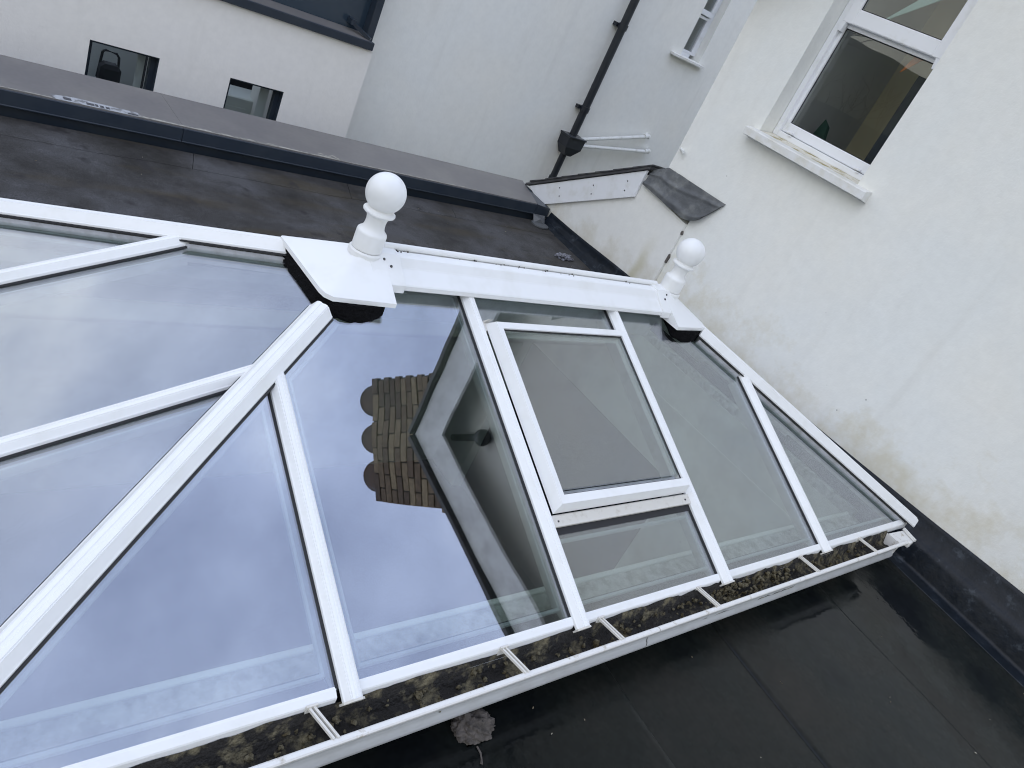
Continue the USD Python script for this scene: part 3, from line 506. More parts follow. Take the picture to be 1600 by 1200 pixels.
for k in range(900):
    x = rng.uniform(-1.5, 2.85); big = meshkit.noise(np.array([[x * 1.3, 2.0, 7.0]]), 3)[0]
    if big < 0.5 and rng.random() < 0.8: continue
    y = -1.275 - abs(rng.normal(0, 0.032)); y = max(y, -1.345); s = rng.uniform(0.003, 0.009)
    b = trimesh.creation.icosphere(1, 1.0); b.vertices *= s * rng.uniform(0.6, 1.4, 3) * (1 + 0.35 * rng.standard_normal((len(b.vertices), 1)))
    b.apply_translation((x, y, gz - 0.072 + 0.05 * big * rng.random() + 0.016 * (y > -1.30))); cl.append(b)
part('moss_clumps', cl, 'moss', gt, smooth=True, kind='stuff')

# ------------------------------------------------------------------ the white gabled house on the right
XW = 3.40
hs = thing('house', 'white rendered house gable with large sash window and stained foot, right of lantern', 'house', (XW, -0.74, -0.3))
GY, GZ, SL = -0.74, 4.78, 0.83
gz_ = lambda y: GZ - SL * abs(y - GY)
outline = Polygon([(-3.2, -0.4), (1.268, -0.4), (1.268, 0.64), (1.688, 0.64), (1.688, gz_(1.688)), (GY, GZ), (-3.2, gz_(-3.2))])
hole = Polygon([(0.28, 1.40), (1.128, 1.40), (1.128, 3.02), (0.28, 3.02)])
part('wall', wallplate(outline.difference(hole), 0, XW, 0.34), 'house_wall', hs, smooth=False)
part('side_wall', box(XW + 0.34, 10.0, 1.40, 1.687, 0.4, gz_(1.688)), 'house_wall', hs, smooth=False)
part('side_wall', box(XW + 0.34, 10.0, -3.2, -2.9, -3.0, gz_(-3.2)), 'house_wall', hs, smooth=False)
# roof slopes with slates in courses, bargeboards and soffits
for s in (-1, 1):
    y1 = GY + s * 2.75; zz1 = gz_(y1); dy = np.array([0, s, -SL]) / math.hypot(1, SL); nn = np.array([0, s * SL, 1.0]) / math.hypot(1, SL)
    P0 = np.array([0, GY, GZ + 0.08])
    rf = part('roof', hull([np.array([x, 0, 0]) + P0 + dy * t + nn * h for x in (3.12, 10.0) for t in (0.0, 3.6) for h in (0.0, 0.05)]), 'rooftile', hs, smooth=False)
    part('bargeboard', hull([np.array([x, 0, 0]) + P0 + dy * t + np.array([0, 0, -hh]) for x in (3.13, 3.165) for t in (0.0, 3.55) for hh in (0.02, 0.49)]), 'barge', rf, smooth=False)
    part('soffit', hull([np.array([x, 0, 0]) + P0 + dy * t - nn * h for x in (3.17, 3.40) for t in (0.0, 3.5) for h in (0.01, 0.03)]), 'soffit', rf, smooth=False)
    part('slate_edge', hull([np.array([x, 0, 0]) + P0 + dy * t + nn * h for x in (3.08, 3.12) for t in (0.0, 3.6) for h in (0.01, 0.055)]), 'slate', rf, smooth=False)
part('vent_pipe', [tube([(3.34, GY - 0.03, 4.45), (3.34, GY - 0.03, 4.0)], 0.035, 12), trimesh.creation.icosphere(2, 0.085).apply_translation((3.33, GY - 0.03, 3.96))], 'pipe', hs)
# chimney of long brown bricks and three pots
ch = part('chimney', [tm(box(4.02, 5.0, -1.62, -0.02, 3.6, 6.9)), tm(box(4.04, 5.0, -1.56, -0.10, 6.9, 7.08))], 'mortar', hs, smooth=False)
z = 4.3; row = 0
while z < 6.95:
    off = (row % 2) * 0.18; wide = 0.05 if z < 5.6 else 0.0; y = -1.64 - wide - off
    while y < 0.02 + wide:
        a, b = max(y, -1.64 - wide), min(y + 0.345, 0.0 + wide)
        if b - a > 0.06: part('brick', box(4.0 + rng.uniform(-0.006, 0.006), 4.06, a, b, z, z + 0.118, 0.006), 'brick', ch, smooth=False)
        y += 0.36
    z += 0.132; row += 1
for y in (-0.28, -0.82, -1.36):
    pt = lathe([(0, 7.07), (0.19, 7.07), (0.22, 7.16), (0.225, 7.3), (0.205, 7.42), (0.22, 7.46), (0.20, 7.50), (0.16, 7.49), (0.15, 7.2), (0, 7.2)], (4.3, y, 0), 24); part('chimney_pot', pt, 'pot', ch, smooth=30)
# big sash window
wx = 3.545
wd = part('window', [tm(box(wx, wx + 0.07, 1.085, 1.126, 1.43, 3.0, 0.003)), tm(box(wx, wx + 0.07, 0.283, 0.325, 1.43, 3.0, 0.003)), tm(box(wx, wx + 0.07, 0.326, 1.084, 1.43, 1.468, 0.003)), tm(box(wx, wx + 0.07, 0.326, 1.084, 2.95, 3.0, 0.003))], 'sash', hs, smooth=False)
def sash_frame(x0, x1, y0, y1, z0, z1, wl, wr, wb, wt):
    return [tm(box(x0, x1, y1 - wl, y1, z0, z1, 0.004)), tm(box(x0, x1, y0, y0 + wr, z0, z1, 0.004)), tm(box(x0 + 0.001, x1 - 0.001, y0 + wr - 0.004, y1 - wl + 0.004, z0 + 0.001, z0 + wb, 0.006)), tm(box(x0 + 0.001, x1 - 0.001, y0 + wr - 0.004, y1 - wl + 0.004, z1 - wt, z1 - 0.001, 0.004))]
part('lower_sash', sash_frame(wx + 0.03, wx + 0.075, 0.315, 1.088, 1.470, 2.245, 0.028, 0.028, 0.07, 0.045), 'sash', wd, smooth=False)
part('upper_sash', sash_frame(wx - 0.012, wx + 0.028, 0.327, 1.083, 2.225, 2.99, 0.075, 0.08, 0.095, 0.05), 'sash', wd, smooth=False)
for y in (1.072, 0.352):
    part('sash_horn', hull([(wx - 0.012, y - 0.02, 2.225), (wx - 0.012, y + 0.02, 2.225), (wx + 0.026, y - 0.02, 2.225), (wx + 0.026, y + 0.02, 2.225), (wx - 0.008, y - 0.012, 2.165), (wx - 0.008, y + 0.012, 2.165), (wx + 0.026, y - 0.014, 2.165), (wx + 0.026, y + 0.014, 2.165)]), 'sash', wd, smooth=False)
part('lower_glazing', box(wx + 0.05, wx + 0.056, 0.34, 1.062, 1.538, 2.202), 'window_glass', wd, smooth=False)
part('upper_glazing', box(wx + 0.006, wx + 0.012, 0.405, 1.01, 2.318, 2.942), 'window_glass', wd, smooth=False)
gk = []
for (x, y0, y1, z0, z1) in ((wx + 0.049, 0.342, 1.061, 1.5395, 2.200), (wx + 0.005, 0.406, 1.009, 2.3195, 2.941)):
    for q in ((y0, y0 + 0.007, z0, z1), (y1 - 0.007, y1, z0, z1), (y0 + 0.007, y1 - 0.007, z0, z0 + 0.006), (y0 + 0.007, y1 - 0.007, z1 - 0.006, z1)): gk.append(tm(box(x - 0.003, x + 0.0005, *q)))
part('glazing_gasket', gk, 'gasket', wd, smooth=False)
for y in (1.0, 0.42): part('sash_catch', [tm(box(wx - 0.004, wx + 0.03, y - 0.022, y + 0.022, 1.476, 1.49, 0.003)), tm(box(wx - 0.01, wx, y - 0.03, y - 0.005, 1.462, 1.47, 0.002))], 'sash', wd, smooth=False)
sl = hull([(3.318, 0.162, 1.352), (3.318, 1.19, 1.352), (3.318, 0.162, 1.398), (3.318, 1.19, 1.398), (3.326, 0.165, 1.405), (3.326, 1.187, 1.405), (3.40, 0.162, 1.34), (3.40, 1.19, 1.34), (3.40, 0.165, 1.414), (3.40, 1.187, 1.414)])
M['sill_stone'] = simple('painted_sill', (0.72, 0.72, 0.70), 0.6, (0.62, 0.60, 0.52), 9.0, 0.45, 0.7, bump=0.002, bscale=40.0)
M['sill_moss'] = simple('mossy_sill', (0.68, 0.65, 0.56), 0.8, (0.30, 0.24, 0.07), 17.0, 0.5, 0.62, stretch=(0.8, 0.45, 1.0))
part('window_sill', [tm(sl), ], 'sill_stone', wd, smooth=False)
part('sill_ledge', hull([(3.345, 0.285, 1.4055), (3.345, 1.123, 1.4055), (3.345, 0.285, 1.40), (3.345, 1.123, 1.40), (3.56, 0.285, 1.431), (3.56, 1.123, 1.431), (3.56, 0.285, 1.40), (3.56, 1.123, 1.40)]), 'sill_moss', wd, smooth=False)
# what is seen through the big window
hr = part('room_interior', [tm(box(4.6, 4.65, -0.8, 1.5, 1.0, 3.2)), tm(box(3.74, 4.6, -0.85, -0.8, 1.0, 3.2))], 'olive', hs, smooth=False)
part('room_side', box(3.76, 4.6, 1.14, 1.19, 1.0, 3.2), 'greyplaster', hr, smooth=False)
part('room_post', box(3.72, 3.79, -0.3, 0.50, 1.0, 2.12), 'blackish', hr, smooth=False)
part('room_ground', box(3.74, 4.6, -0.8, 1.14, 0.95, 1.0), 'blackish', hr, smooth=False)
part('room_lid', box(3.74, 4.6, -0.8, 1.14, 3.2, 3.25), 'greyplaster', hr, smooth=False)
solo('cloth', hull([(3.9, 1.06, 1.5), (3.9, 0.93, 1.45), (3.9, 0.98, 1.62), (3.9, 1.02, 1.66), (3.94, 1.06, 1.5), (3.94, 0.93, 1.45), (3.94, 0.98, 1.62)]), 'green', 'dark green cloth hanging behind the lower pane of the large sash window', 'cloth', smooth=False)
solo('ribbon', hull([(3.66, 0.56, 2.22), (3.66, 0.50, 2.21), (3.665, 0.60, 2.09), (3.665, 0.595, 2.09), (3.67, 0.56, 2.22), (3.67, 0.50, 2.21)]), 'orange', 'orange ribbon behind the large window, hanging just under its middle rail', 'ribbon', smooth=False)
solo('card', hull([(3.70, 0.76, 2.52), (3.70, 0.62, 2.56), (3.70, 0.95, 2.30), (3.71, 0.76, 2.52), (3.71, 0.62, 2.56), (3.71, 0.95, 2.30)]), 'mint', 'pale green folded card standing behind the upper pane of the large window', 'card', smooth=False)

# ------------------------------------------------------------------ low white wall block with its verge board and lead
XB = 3.378
bk = thing('gable_block', 'low white rendered gable wall with sloping white verge board behind the lantern', 'wall', (XB, 2.0, -0.1))
part('wall', wallplate(Polygon([(1.27, -0.35), (1.27, 0.60), (1.79, 0.665), (1.83, 0.74), (2.90, 0.075), (3.05, -0.05), (3.05, -3.2), (2.62, -3.2), (2.62, -0.35)]), 0, XB, 0.25), 'block_wall', bk, smooth=False)
fb = part('verge_board', wallplate(Polygon([(2.985, 0.075), (1.825, 0.772), (1.825, 0.548), (2.755, 0.004)]), 0, XB - 0.026, 0.022), 'board', bk, smooth=False)
for y, zz in ((2.62, 0.235), (2.58, 0.175), (2.27, 0.43), (2.25, 0.36), (1.955, 0.62), (1.94, 0.545)):
    part('screw', trimesh.creation.icosphere(1, 0.006).apply_translation((XB - 0.026, y, zz)), 'screw', fb)
part('roof', hull([(x, y, zz + h) for x in (XB - 0.04, 6.0) for y, zz in ((3.03, 0.06), (1.80, 0.795)) for h in (0.0, 0.022)]), 'slate', bk, smooth=False)
for k in range(7):
    y = 2.98 - k * 0.17; part('slate', hull([(XB - 0.048 + rng.uniform(-0.004, 0.004), yy, 0.084 + (3.03 - yy) * 0.5975 + h) for yy in (y, y - 0.18) for h in (0.0, 0.009 + 0.006 * (yy == y))] + [(XB + 0.2, yy, 0.084 + (3.03 - yy) * 0.5975 + h) for yy in (y, y - 0.18) for h in (0.0, 0.009)]), 'slate', bk, smooth=False)
# dressed lead over the top of the block: a sheet with rolled lower edge and creases
nu, nv = 60, 22; V = []; F = []
topl = lambda u: np.array([XW - 0.004, 1.80 - 0.745 * u, 0.80 + 0.075 * min(1, u / 0.17)])
botl = lambda u: np.array([XB - 0.028, 1.80 - 0.60 * u, 0.668 - 0.05 * u + 0.0 * u])
for i in range(nu + 1):
    u = i / nu
    for k in range(nv + 1):
        t = k / nv; bb = botl(u); 
        if u > 0.8: bb = bb + np.array([0.012 * (u - 0.8) / 0.2, -0.03 * ((u - 0.8) / 0.2) ** 2, 0.075 * ((u - 0.8) / 0.2) ** 2.2])
        p = topl(u) * (1 - t) + bb * t
        bulge = 0.012 * math.exp(-((t - 0.86) / 0.08) ** 2) + 0.010 * math.exp(-((t - 0.30 - 0.12 * math.sin(5 * u)) / 0.05) ** 2)
        w = 0.016 * (meshkit.fbm(np.array([[u * 6, t * 3, 0.2]]), 3, 5)[0] - 0.5)
        V.append(p + np.array([-0.006 - bulge + w, 0, 0]))
for i in range(nu):
    for k in range(nv): a = i * (nv + 1) + k; F += [(a, a + 1, a + nv + 2), (a, a + nv + 2, a + nv + 1)]
ld = trimesh.Trimesh(V, F, process=False); back = ld.copy(); back.vertices = back.vertices + [0.012, 0, 0]; back.invert()
pf = part('lead_flashing', [ld, back], 'lead', bk, smooth=True)
for z0, z1 in ((0.27, 0.345), (0.515, 0.545)): part('mortar_joint', hull([(x, y, z) for x in (XB - 0.002, XB + 0.03) for y, z in ((1.262, z0), (1.272, z0 + 0.01), (1.258, z1 - 0.02), (1.27, z1))]), 'rag', bk, smooth=False)
solo('overflow_pipe', tube([(3.36, 1.60, 1.03), (3.42, 1.69, 1.035)], 0.012, 10), 'waste', 'tiny white overflow stub on the corner of the white house', 'pipe')

# rubber upstands along the walls
def upstand(y0, y1, zt, xw, xo, n=90, fold=0.42, seed=0):
    V = []; F = []
    for y in np.linspace(y0, y1, n):
        zb = RZ(0, y) + 0.004; h = zt(y) - zb; j = lambda k: (meshkit.fbm(np.array([[y * 3.1, k * 3.0 + seed, 0.7]]), 3)[0] - 0.5)
        prof = [(xw - 0.003, zt(y) + 0.004 * j(0)), (xw - 0.012, zt(y) + 0.003 + 0.004 * j(0)), (xw - 0.02, zt(y) - 0.02), (xw - 0.25 * xo, zt(y) - fold * h * 0.85), (xw - 0.42 * xo + 0.02 * j(2), zt(y) - fold * h), (xw - 0.52 * xo + 0.02 * j(3), zt(y) - fold * h - 0.035), (xw - 0.60 * xo, zb + 0.035), (xw - 0.68 * xo, zb + 0.012), (xw - xo, zb + 0.004), (xw - xo - 0.002 + 0.006 * j(5), zb - 0.004)]
        V += [(x, y, z) for x, z in prof]; m = len(prof)
    for i in range(n - 1):
        for k in range(m - 1): a = i * m + k; F += [(a, a + m, a + m + 1), (a, a + m + 1, a + 1)]
    t = trimesh.Trimesh(V, F, process=False); 
    if t.face_normals[:, 0].mean() > 0: t.invert()
    return t
solo('upstand_flashing', upstand(-6.0, 1.27, lambda y: 0.028 + 0.008 * np.sin(y * 2.0), XW, 0.19, 160), 'upstand', 'glossy black rubber upstand running along the foot of the stained white house wall', 'flashing', smooth=True)
solo('upstand_flashing', upstand(1.272, 2.598, lambda y: 0.006 + 0.004 * np.sin(y * 5.0), XB, 0.10, 60, 0.5, 3), 'upstand', 'short black upstand below the low gable wall, ending at the parapet', 'flashing', smooth=True)

# ------------------------------------------------------------------ parapet with coping
pp = thing('parapet', 'low parapet capped with a broad grey metal coping and dark blue edge', 'parapet', (-1.0, 2.87, -0.1))
part('wall', box(-9.0, 3.33, 2.63, 3.11, -3.2, 0.0), 'navy', pp, smooth=False)
for a, b in ((-9.0, -1.92), (-1.9185, 0.18), (0.1815, 3.17)):
    c = part('coping_top', hull([(a, 2.602, 0.058), (a, 3.14, 0.062), (b, 2.602, 0.058), (b + (0.22 if b > 3 else 0), 3.14, 0.062), (a, 2.602, 0.045), (a, 3.14, 0.045), (b, 2.602, 0.045), (b + (0.22 if b > 3 else 0), 3.14, 0.045)]), 'coping', pp, smooth=False)
    part('coping_face', [tm(box(a, b, 2.588, 2.601, -0.03, 0.0525, 0.003)), tm(box(a, b, 2.585, 2.60, -0.036, -0.026, 0.003)), tm(box(a, b, 3.141, 3.155, -0.05, 0.055))], 'navy', c, smooth=False)
part('coping_end', hull([(3.172, 2.59, 0.056), (3.172, 2.59, -0.03), (3.39, 3.14, 0.056), (3.39, 3.14, -0.03), (3.36, 2.62, 0.03), (3.36, 2.62, -0.06), (3.37, 3.1, 0.03)]), 'navy', pp, smooth=False)
# remains of a torn label and old adhesive along the edge
sk = part('torn_label', hull([(-0.50, 2.604, 0.0585 + 0.001), (-0.05, 2.604, 0.0595), (-0.07, 2.665, 0.0602), (-0.40, 2.685, 0.0604), (-0.52, 2.66, 0.0602), (-0.5, 2.604, 0.0590), (-0.05, 2.604, 0.0590), (-0.07, 2.665, 0.0597), (-0.4, 2.685, 0.0599)]), 'paper', pp, smooth=False)
for x0, x1, y0, y1 in ((-0.46, -0.42, 2.622, 2.655), (-0.345, -0.305, 2.618, 2.650), (-0.30, -0.285, 2.618, 2.652), (-0.275, -0.255, 2.618, 2.648), (-0.245, -0.225, 2.618, 2.645), (-0.13, -0.075, 2.61, 2.63)):
    part('print', box(x0, x1, y0, y1, 0.0604, 0.0612), 'ink', sk, smooth=False)
ad = []
for k in range(70):
    x = -0.05 + 2.6 * rng.random() ** 1.6; s = rng.uniform(0.01, 0.07); y = 2.606 + abs(rng.normal(0, 0.008))
    w = rng.uniform(0.003, 0.010); ad.append(tm(hull([(x - s, y, 0.0598), (x + s, y + 0.002, 0.0598), (x + s * 0.6, y + w, 0.0605), (x - s * 0.5, y + w, 0.0605), (x, y - 0.003, 0.0600), (x, y + w * 0.5, 0.0612)])))
for k in range(16):
    x = rng.normal(1.18, 0.05); y = 2.62 + abs(rng.normal(0, 0.03)); s = rng.uniform(0.006, 0.02); ad.append(tm(hull([(x - s, y, 0.0598), (x + s, y, 0.0598), (x, y + s * 0.6, 0.0612), (x, y - s * 0.4, 0.0606)])))
for k in range(30):
    x = -3.0 + 2.5 * rng.random(); s = rng.uniform(0.03, 0.1); ad.append(tm(hull([(x - s, 2.604, 0.0595), (x + s, 2.604, 0.0595), (x + s, 2.612, 0.0604), (x - s, 2.614, 0.0604)])))
for x0, x1, wd_ in ((-3.2, -0.52, 0.022), (-0.04, 0.75, 0.02), (0.62, 2.3, 0.014)):
    xs_ = np.arange(x0, x1, 0.02); V = []; F = []
    for i, x in enumerate(xs_):
        e = min(1.0, (x - x0) / 0.2, (x1 - x) / 0.5); w = max(0.0008, wd_ * e * (0.15 + 1.1 * meshkit.fbm(np.array([[x * 9, x0, 0.4]]), 3)[0])); V += [(x, 2.6035, 0.0603), (x, 2.6035 + w, 0.0606)]
        if i: a = 2 * i - 2; F += [(a, a + 2, a + 3), (a, a + 3, a + 1)]
    ad.append(trimesh.Trimesh(V, F, process=False))
part('adhesive_marks', ad, 'tape', pp, smooth=False, kind='stuff')
solo('lead_outlet', [tm(hull([(3.13 + 0.085 * math.cos(t) * 1.0 + 0.07, 2.50 + 0.075 * math.sin(t), RZ(0, 2.5) + 0.008 + h) for t in np.linspace(0, 6.28, 22) for h in (0.0, 0.012)])), tm(hull([(3.15, 2.53, -0.09), (3.26, 2.50, -0.09), (3.30, 2.585, -0.03), (3.16, 2.585, -0.03), (3.20, 2.52, -0.045)]))], 'lead', 'grey lead outlet flap at the end of the parapet by the gable block', 'outlet', smooth=False)

# ------------------------------------------------------------------ cream building with two small windows and the dark roof terrace edge
YP = 4.3
pk = thing('cream_building', 'cream rendered building with two small dark windows under a navy roof edge', 'building', (0.0, YP, -3.2))
wins = [(0.0, 0.485, -0.75, -0.030), (1.037, 1.502, -0.75, -0.032)]
wl = Polygon([(-9, -3.2), (2.185, -3.2), (2.185, 0.52), (-9, 0.52)])
for w in wins: wl = wl.difference(Polygon([(w[0], w[2]), (w[1], w[2]), (w[1], w[3]), (w[0], w[3])]))
part('wall', wallplate(wl, 1, YP, 0.28), 'pink_wall', pk, smooth=False)
part('end_wall', box(1.95, 2.184, YP + 0.28, YP + 0.6, -3.2, 0.52), 'pink_wall', pk, smooth=False)
for i, (a, b, z0, z1) in enumerate(wins):
    y0 = YP + 0.05
    w = part('window', [tm(box(a, a + 0.03, y0, y0 + 0.06, z0, z1)), tm(box(b - 0.045, b, y0, y0 + 0.06, z0, z1)), tm(box(a + 0.03, b - 0.045, y0, y0 + 0.06, z1 - 0.025, z1)), tm(box(a + 0.03, b - 0.045, y0, y0 + 0.06, z0, z0 + 0.03))], 'navy', pk, smooth=False)
    part('reveal', [tm(box(a, a + 0.004, YP + 0.003, y0, z0, z1)), tm(box(b - 0.006, b, YP + 0.003, y0, z0, z1)), tm(box(a, b, YP + 0.003, y0, z1 - 0.008, z1))], 'navy', w, smooth=False)
    part('pane', box(a + 0.03, b - 0.045, y0 + 0.025, y0 + 0.031, z0 + 0.03, z1 - 0.025), 'window_glass', w, smooth=False)
    part('room_backing', [tm(box(a - 0.3, b + 0.3, YP + 1.1, YP + 1.15, -1.4, 0.3)), tm(box(a - 0.35, a - 0.3, YP + 0.29, YP + 1.1, -1.4, 0.3)), tm(box(b + 0.3, b + 0.35, YP + 0.29, YP + 1.1, -1.4, 0.3)), tm(box(a - 0.3, b + 0.3, YP + 0.29, YP + 1.1, -1.45, -1.4))], 'blind' if i == 0 else 'blackish', w, smooth=False)
    part('blind', box(b - 0.10 - 0.02 * i, b - 0.045, YP + 0.19, YP + 0.2, z0, z1 - 0.03), 'blind', w, smooth=False)
solo('chair', tm([tube([(0.17, 4.62, -0.10 - 0.0), (0.19, 4.62, -0.085), (0.27, 4.62, -0.095), (0.29, 4.62, -0.12), (0.30, 4.6, -0.3)], 0.010, 8), tube([(0.17, 4.62, -0.10), (0.15, 4.6, -0.3)], 0.010, 8), tm(box(0.15, 0.30, 4.5, 4.64, -0.5, -0.165, 0.03)), tm(box(0.13, 0.33, 4.36 + 0.1, 4.66, -0.62, -0.48, 0.03)), tm(box(0.14, 0.16, 4.5, 4.52, -1.4, -0.62)), tm(box(0.30, 0.32, 4.5, 4.52, -1.4, -0.62)), tm(box(0.14, 0.16, 4.62, 4.64, -1.4, -0.62)), tm(box(0.30, 0.32, 4.62, 4.64, -1.4, -0.62))]).apply_translation((0.0, 0.0, -0.075)), 'blackish', 'dark chair with a curved top rail behind the left small window', 'chair', smooth=30)
solo('post', box(1.135, 1.17, 4.62, 4.66, -1.4, 0.1, 0.004), 'gasket', 'black upright post just inside the right small window', 'post', smooth=False)
solo('cupboard', [tm(box(1.20, 1.62, 4.85, 5.2, -1.4, -0.33, 0.01)), tm(box(1.27, 1.45, 4.84, 4.85, -0.47, -0.42))], 'cabinet', 'pale low cupboard inside the right small window', 'cupboard', smooth=False)
tr = part('roof_edge', [tm(box(-9.0, 2.165, YP - 0.03, YP + 0.2, 0.524, 0.592, 0.004))], 'navy', pk, smooth=False)
part('edge_ledge', hull([(-9.0, YP - 0.01, 0.593), (2.12, YP - 0.01, 0.593), (-9.0, YP + 0.20, 0.61), (2.12, YP + 0.20, 0.61), (-9, YP, 0.58), (2.12, YP, 0.58)]), 'coping', tr, smooth=False)
part('terrace_panel', box(-9.0, 2.19, YP + 0.20, YP + 0.24, 0.57, 1.8), 'navy_gloss', tr, smooth=False)
part('corner_post', box(2.135, 2.205, YP + 0.10, YP + 0.20, 0.545, 1.8, 0.004), 'navy', tr, smooth=False)
part('strut', [tm(sweep([(-0.022, -0.015), (0.022, -0.015), (0.022, 0.015), (-0.022, 0.015)], (2.135, YP + 0.02, 0.60), (1.985, YP + 0.15, 0.68), (0, 0, 1))), tm(box(1.965, 2.01, YP + 0.11, YP + 0.19, 0.655, 0.70))], 'navy', tr, smooth=False)
part('terrace_lamp', [tm(box(2.04, 2.12, YP + 0.185, YP + 0.199, 0.92, 1.05, 0.003))], 'lead_pale', tr, smooth=False)

# ------------------------------------------------------------------ pale grey building behind, with sash window, downpipe and waste pipes
YB = 4.6
bb = thing('rear_building', 'tall pale grey rendered wall behind the parapet with one narrow sash window', 'building', (5.0, YB, -3.2))
rw = Polygon([(1.5, -3.2), (9.5, -3.2), (9.5, 6.0), (1.5, 6.0)]).difference(Polygon([(6.24, 1.56), (6.615, 1.56), (6.615, 3.2), (6.24, 3.2)]))
part('wall', wallplate(rw, 1, YB, 0.35), 'back_wall', bb, smooth=False)
swy = YB + 0.115
sw = part('window', [tm(box(6.24, 6.262, swy, swy + 0.06, 1.6, 3.2)), tm(box(6.53, 6.615, swy, swy + 0.06, 1.6, 3.2)), tm(box(6.262, 6.53, swy, swy + 0.06, 1.56, 1.612))], 'sash', bb, smooth=False)
part('lower_sash', [tm(box(6.245, 6.53, swy - 0.004, swy + 0.03, 1.602, 1.632, 0.003)), tm(box(6.248, 6.53, swy - 0.006, swy + 0.03, 2.01, 2.04, 0.004))], 'sash', sw, smooth=False)
part('upper_sash', [tm(box(6.245, 6.545, swy - 0.03, swy + 0.01, 2.052, 2.11, 0.005)), tm(box(6.502, 6.545, swy - 0.03, swy + 0.01, 2.11, 3.2, 0.003))], 'sash', sw, smooth=False)
part('lower_glazing', box(6.25, 6.515, swy + 0.012, swy + 0.018, 1.63, 2.012), 'window_glass', sw, smooth=False)
part('upper_glazing', box(6.25, 6.503, swy - 0.012, swy - 0.006, 2.11, 3.2), 'window_glass', sw, smooth=False)
part('window_sill', hull([(6.06, YB - 0.06, 1.522), (6.69, YB - 0.06, 1.522), (6.06, YB - 0.06, 1.548), (6.69, YB - 0.06, 1.548), (6.06, YB, 1.53), (6.69, YB, 1.53), (6.06, YB, 1.556), (6.69, YB, 1.556)]), 'sill_stone', sw, smooth=False)
part('room_backing', box(6.0, 7.4, YB + 0.352, YB + 0.40, 1.3, 3.4), 'blackish', sw, smooth=False)
yp = YB - 0.085
dp = thing('downpipe', 'black downpipe with a hopper head on the pale grey rear wall', 'downpipe', (5.12, yp, -0.4))
part('pipe', tube([(5.08, yp, 0.16), (5.08, yp, 3.6)], 0.046, 16), 'pipe', dp); part('pipe', tube([(5.07, yp, -3.0), (5.07, yp, 0.14)], 0.040, 16), 'pipe', dp)
part('hopper', [tm(hull([(4.96, yp - 0.09, 0.30), (5.23, yp - 0.09, 0.30), (4.96, yp + 0.08, 0.30), (5.23, yp + 0.08, 0.30), (4.97, yp - 0.09, 0.17), (5.22, yp - 0.09, 0.17), (4.97, yp + 0.08, 0.17), (5.22, yp + 0.08, 0.17), (5.03, yp - 0.06, 0.07), (5.13, yp - 0.06, 0.07), (5.03, yp + 0.06, 0.07), (5.13, yp + 0.06, 0.07)])), tm(box(4.95, 5.24, yp - 0.1, yp + 0.085, 0.285, 0.305, 0.004))], 'pipe', dp, smooth=False)
for z in (0.62, 1.56, 2.5): part('collar', [tube([(5.08, yp, z - 0.03), (5.08, yp, z + 0.03)], 0.055, 16), tm(box(5.0, 5.16, yp + 0.03, yp + 0.085, z - 0.02, z + 0.02))], 'pipe', dp)
part('collar', tube([(5.07, yp, -0.28), (5.07, yp, -0.22)], 0.049, 16), 'pipe', dp)
for (z0, z1, x1, lab) in ((0.27, 0.545, 6.27, 'upper of two thin white waste pipes running right from the black hopper'), (0.20, 0.375, 6.40, 'lower of two thin white waste pipes running right from the black hopper')):
    w_ = thing('waste_pipe', lab, 'pipe', (5.8, yp, 0.3), 'white waste pipes at the hopper')
    part('pipe', tube([(5.14, yp - 0.02, z0), (x1, yp + 0.02, z1)], 0.021, 12), 'waste', w_)
    part('elbow', [tube([(x1 - 0.02, yp + 0.02, z1), (x1 + 0.05, yp + 0.03, z1 + 0.012), (x1 + 0.075, yp + 0.085, z1 + 0.012)], 0.028, 12), trimesh.creation.icosphere(2, 0.032).apply_translation((x1 + 0.055, yp + 0.03, z1 + 0.012))], 'waste', w_)

# ------------------------------------------------------------------ litter on the roofs
def crumple(c, r, seed, flat=0.5, amp=0.5):
    b = trimesh.creation.icosphere(4, 1.0); p = b.vertices; d = meshkit.fbm(p * 2.2 + seed * 3.1, 4, seed); rid = np.abs(meshkit.fbm(p * 3.5 + seed, 3, seed + 9) - 0.5) * 2
    b.vertices = p * (0.75 + amp * (d - 0.5) + 0.45 * rid)[:, None] * np.asarray(r) ; b.vertices[:, 2] = np.maximum(b.vertices[:, 2], -0.1 * r[2]); b.apply_translation(c); return b
solo('plastic_wrapper', crumple((3.07, 1.95, -0.115), (0.10, 0.055, 0.03), 3, amp=1.1), 'litter', 'crumpled grey plastic wrapper on the felt roof beside the gable upstand', 'litter', smooth=False)
rg = thing('rag', 'dirty grey rag lying on the wet roof just under the gutter', 'rag', (0.03, -1.36, -0.26))
part('cloth', crumple((0.02, -1.345, -0.25), (0.085, 0.07, 0.055), 8, amp=0.3), 'rag', rg, smooth=True)
part('cord', tube([(0.0, -1.41, -0.25), (0.004, -1.43, -0.256), (-0.004, -1.45, -0.258), (-0.012, -1.46, -0.257)], [0.003, 0.003, 0.003, 0.005], 8), 'rag', rg)
lf = []
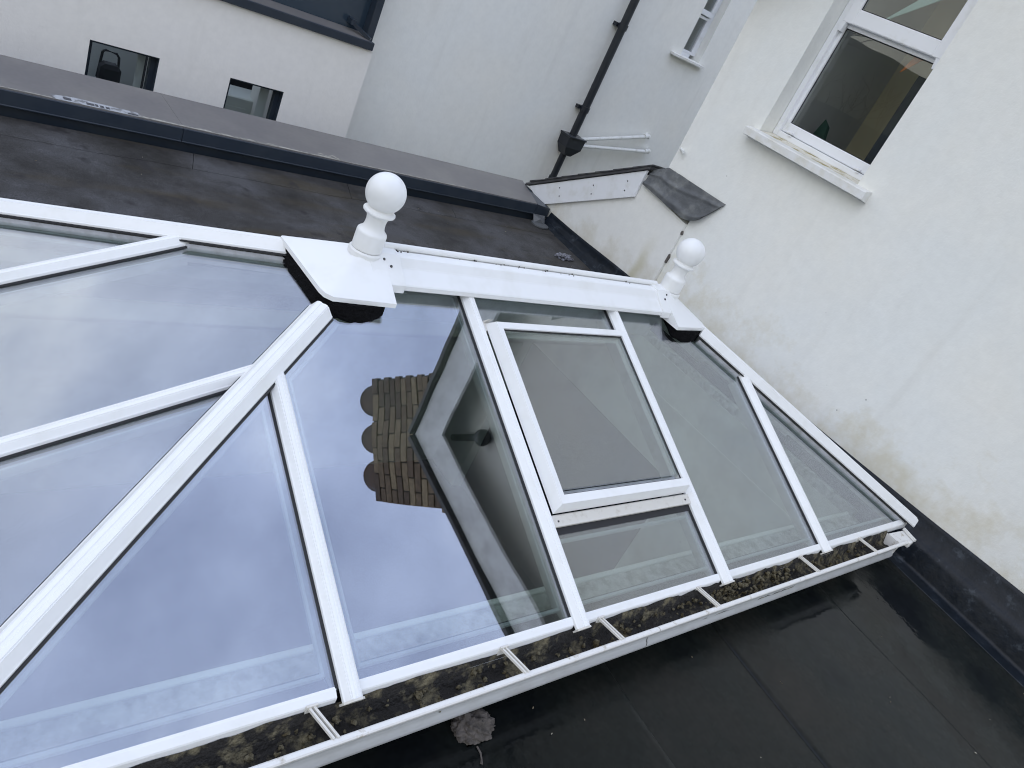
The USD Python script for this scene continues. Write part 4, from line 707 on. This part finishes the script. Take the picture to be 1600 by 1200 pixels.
for k in range(60):
    x, y = rng.uniform(-0.3, 3.2), rng.uniform(-2.6, -1.36)
    if k > 34: x, y = rng.uniform(-1.5, 3.2), rng.uniform(1.2, 2.55)
    s = rng.uniform(0.0015, 0.0045); a = rng.uniform(0, 6.28); u = np.array([math.cos(a), math.sin(a)]) * s * rng.uniform(1, 2.2); v_ = np.array([-math.sin(a), math.cos(a)]) * s * 0.6; z = RZ(x, y) + 0.012
    lf.append(tm(hull([(x + u[0], y + u[1], z), (x - u[0], y - u[1], z + 0.001), (x + v_[0], y + v_[1], z + 0.003), (x - v_[0], y - v_[1], z + 0.001), (x, y, z - 0.002)])))
solo('leaf_litter', lf, 'leafbits', 'scattered pale leaf crumbs on the flat roof surfaces', 'leaf litter', kind='stuff', smooth=False)

# ------------------------------------------------------------------ bare trees mirrored in the large window
def tree(base, h, seed, label):
    r = random.Random(seed); t = thing('bare_tree', label, 'tree', base, group='bare trees mirrored in the large window'); limbs, twigs = [], []
    def grow(p, d, ln, rad, depth):
        q = p + d * ln; mid = (p + q) / 2 + np.array([r.gauss(0, 0.05 * ln) for _ in range(3)])
        (limbs if depth < 3 else twigs).append(tube([p, mid, q], [rad, rad * 0.85, rad * 0.68], 7 if depth < 3 else 4, caps=False))
        if depth >= 6: return
        for _ in range(3 if depth < 5 else 2):
            e = d + np.array([r.gauss(0, 0.48), r.gauss(0, 0.48), r.gauss(0.08, 0.32)]); e /= np.linalg.norm(e); grow(q, e, ln * r.uniform(0.62, 0.86), rad * 0.62, depth + 1)
    grow(np.array(base, float), np.array([0, 0, 1.0]), h * 0.27, h * 0.022, 0)
    part('trunk', limbs, 'bark', t, smooth=True); part('crown', twigs, 'bark', t, smooth=True, kind='stuff')
tree((-13.0, 10.5, -3.3), 9.5, 3, 'tall bare winter tree with spreading crown, seen mirrored left of centre in the large window')
tree((-16.0, 6.0, -3.3), 8.0, 5, 'smaller bare winter tree, seen mirrored towards the right edge of the large window')

print('prims', sum(1 for _ in stage.Traverse()))
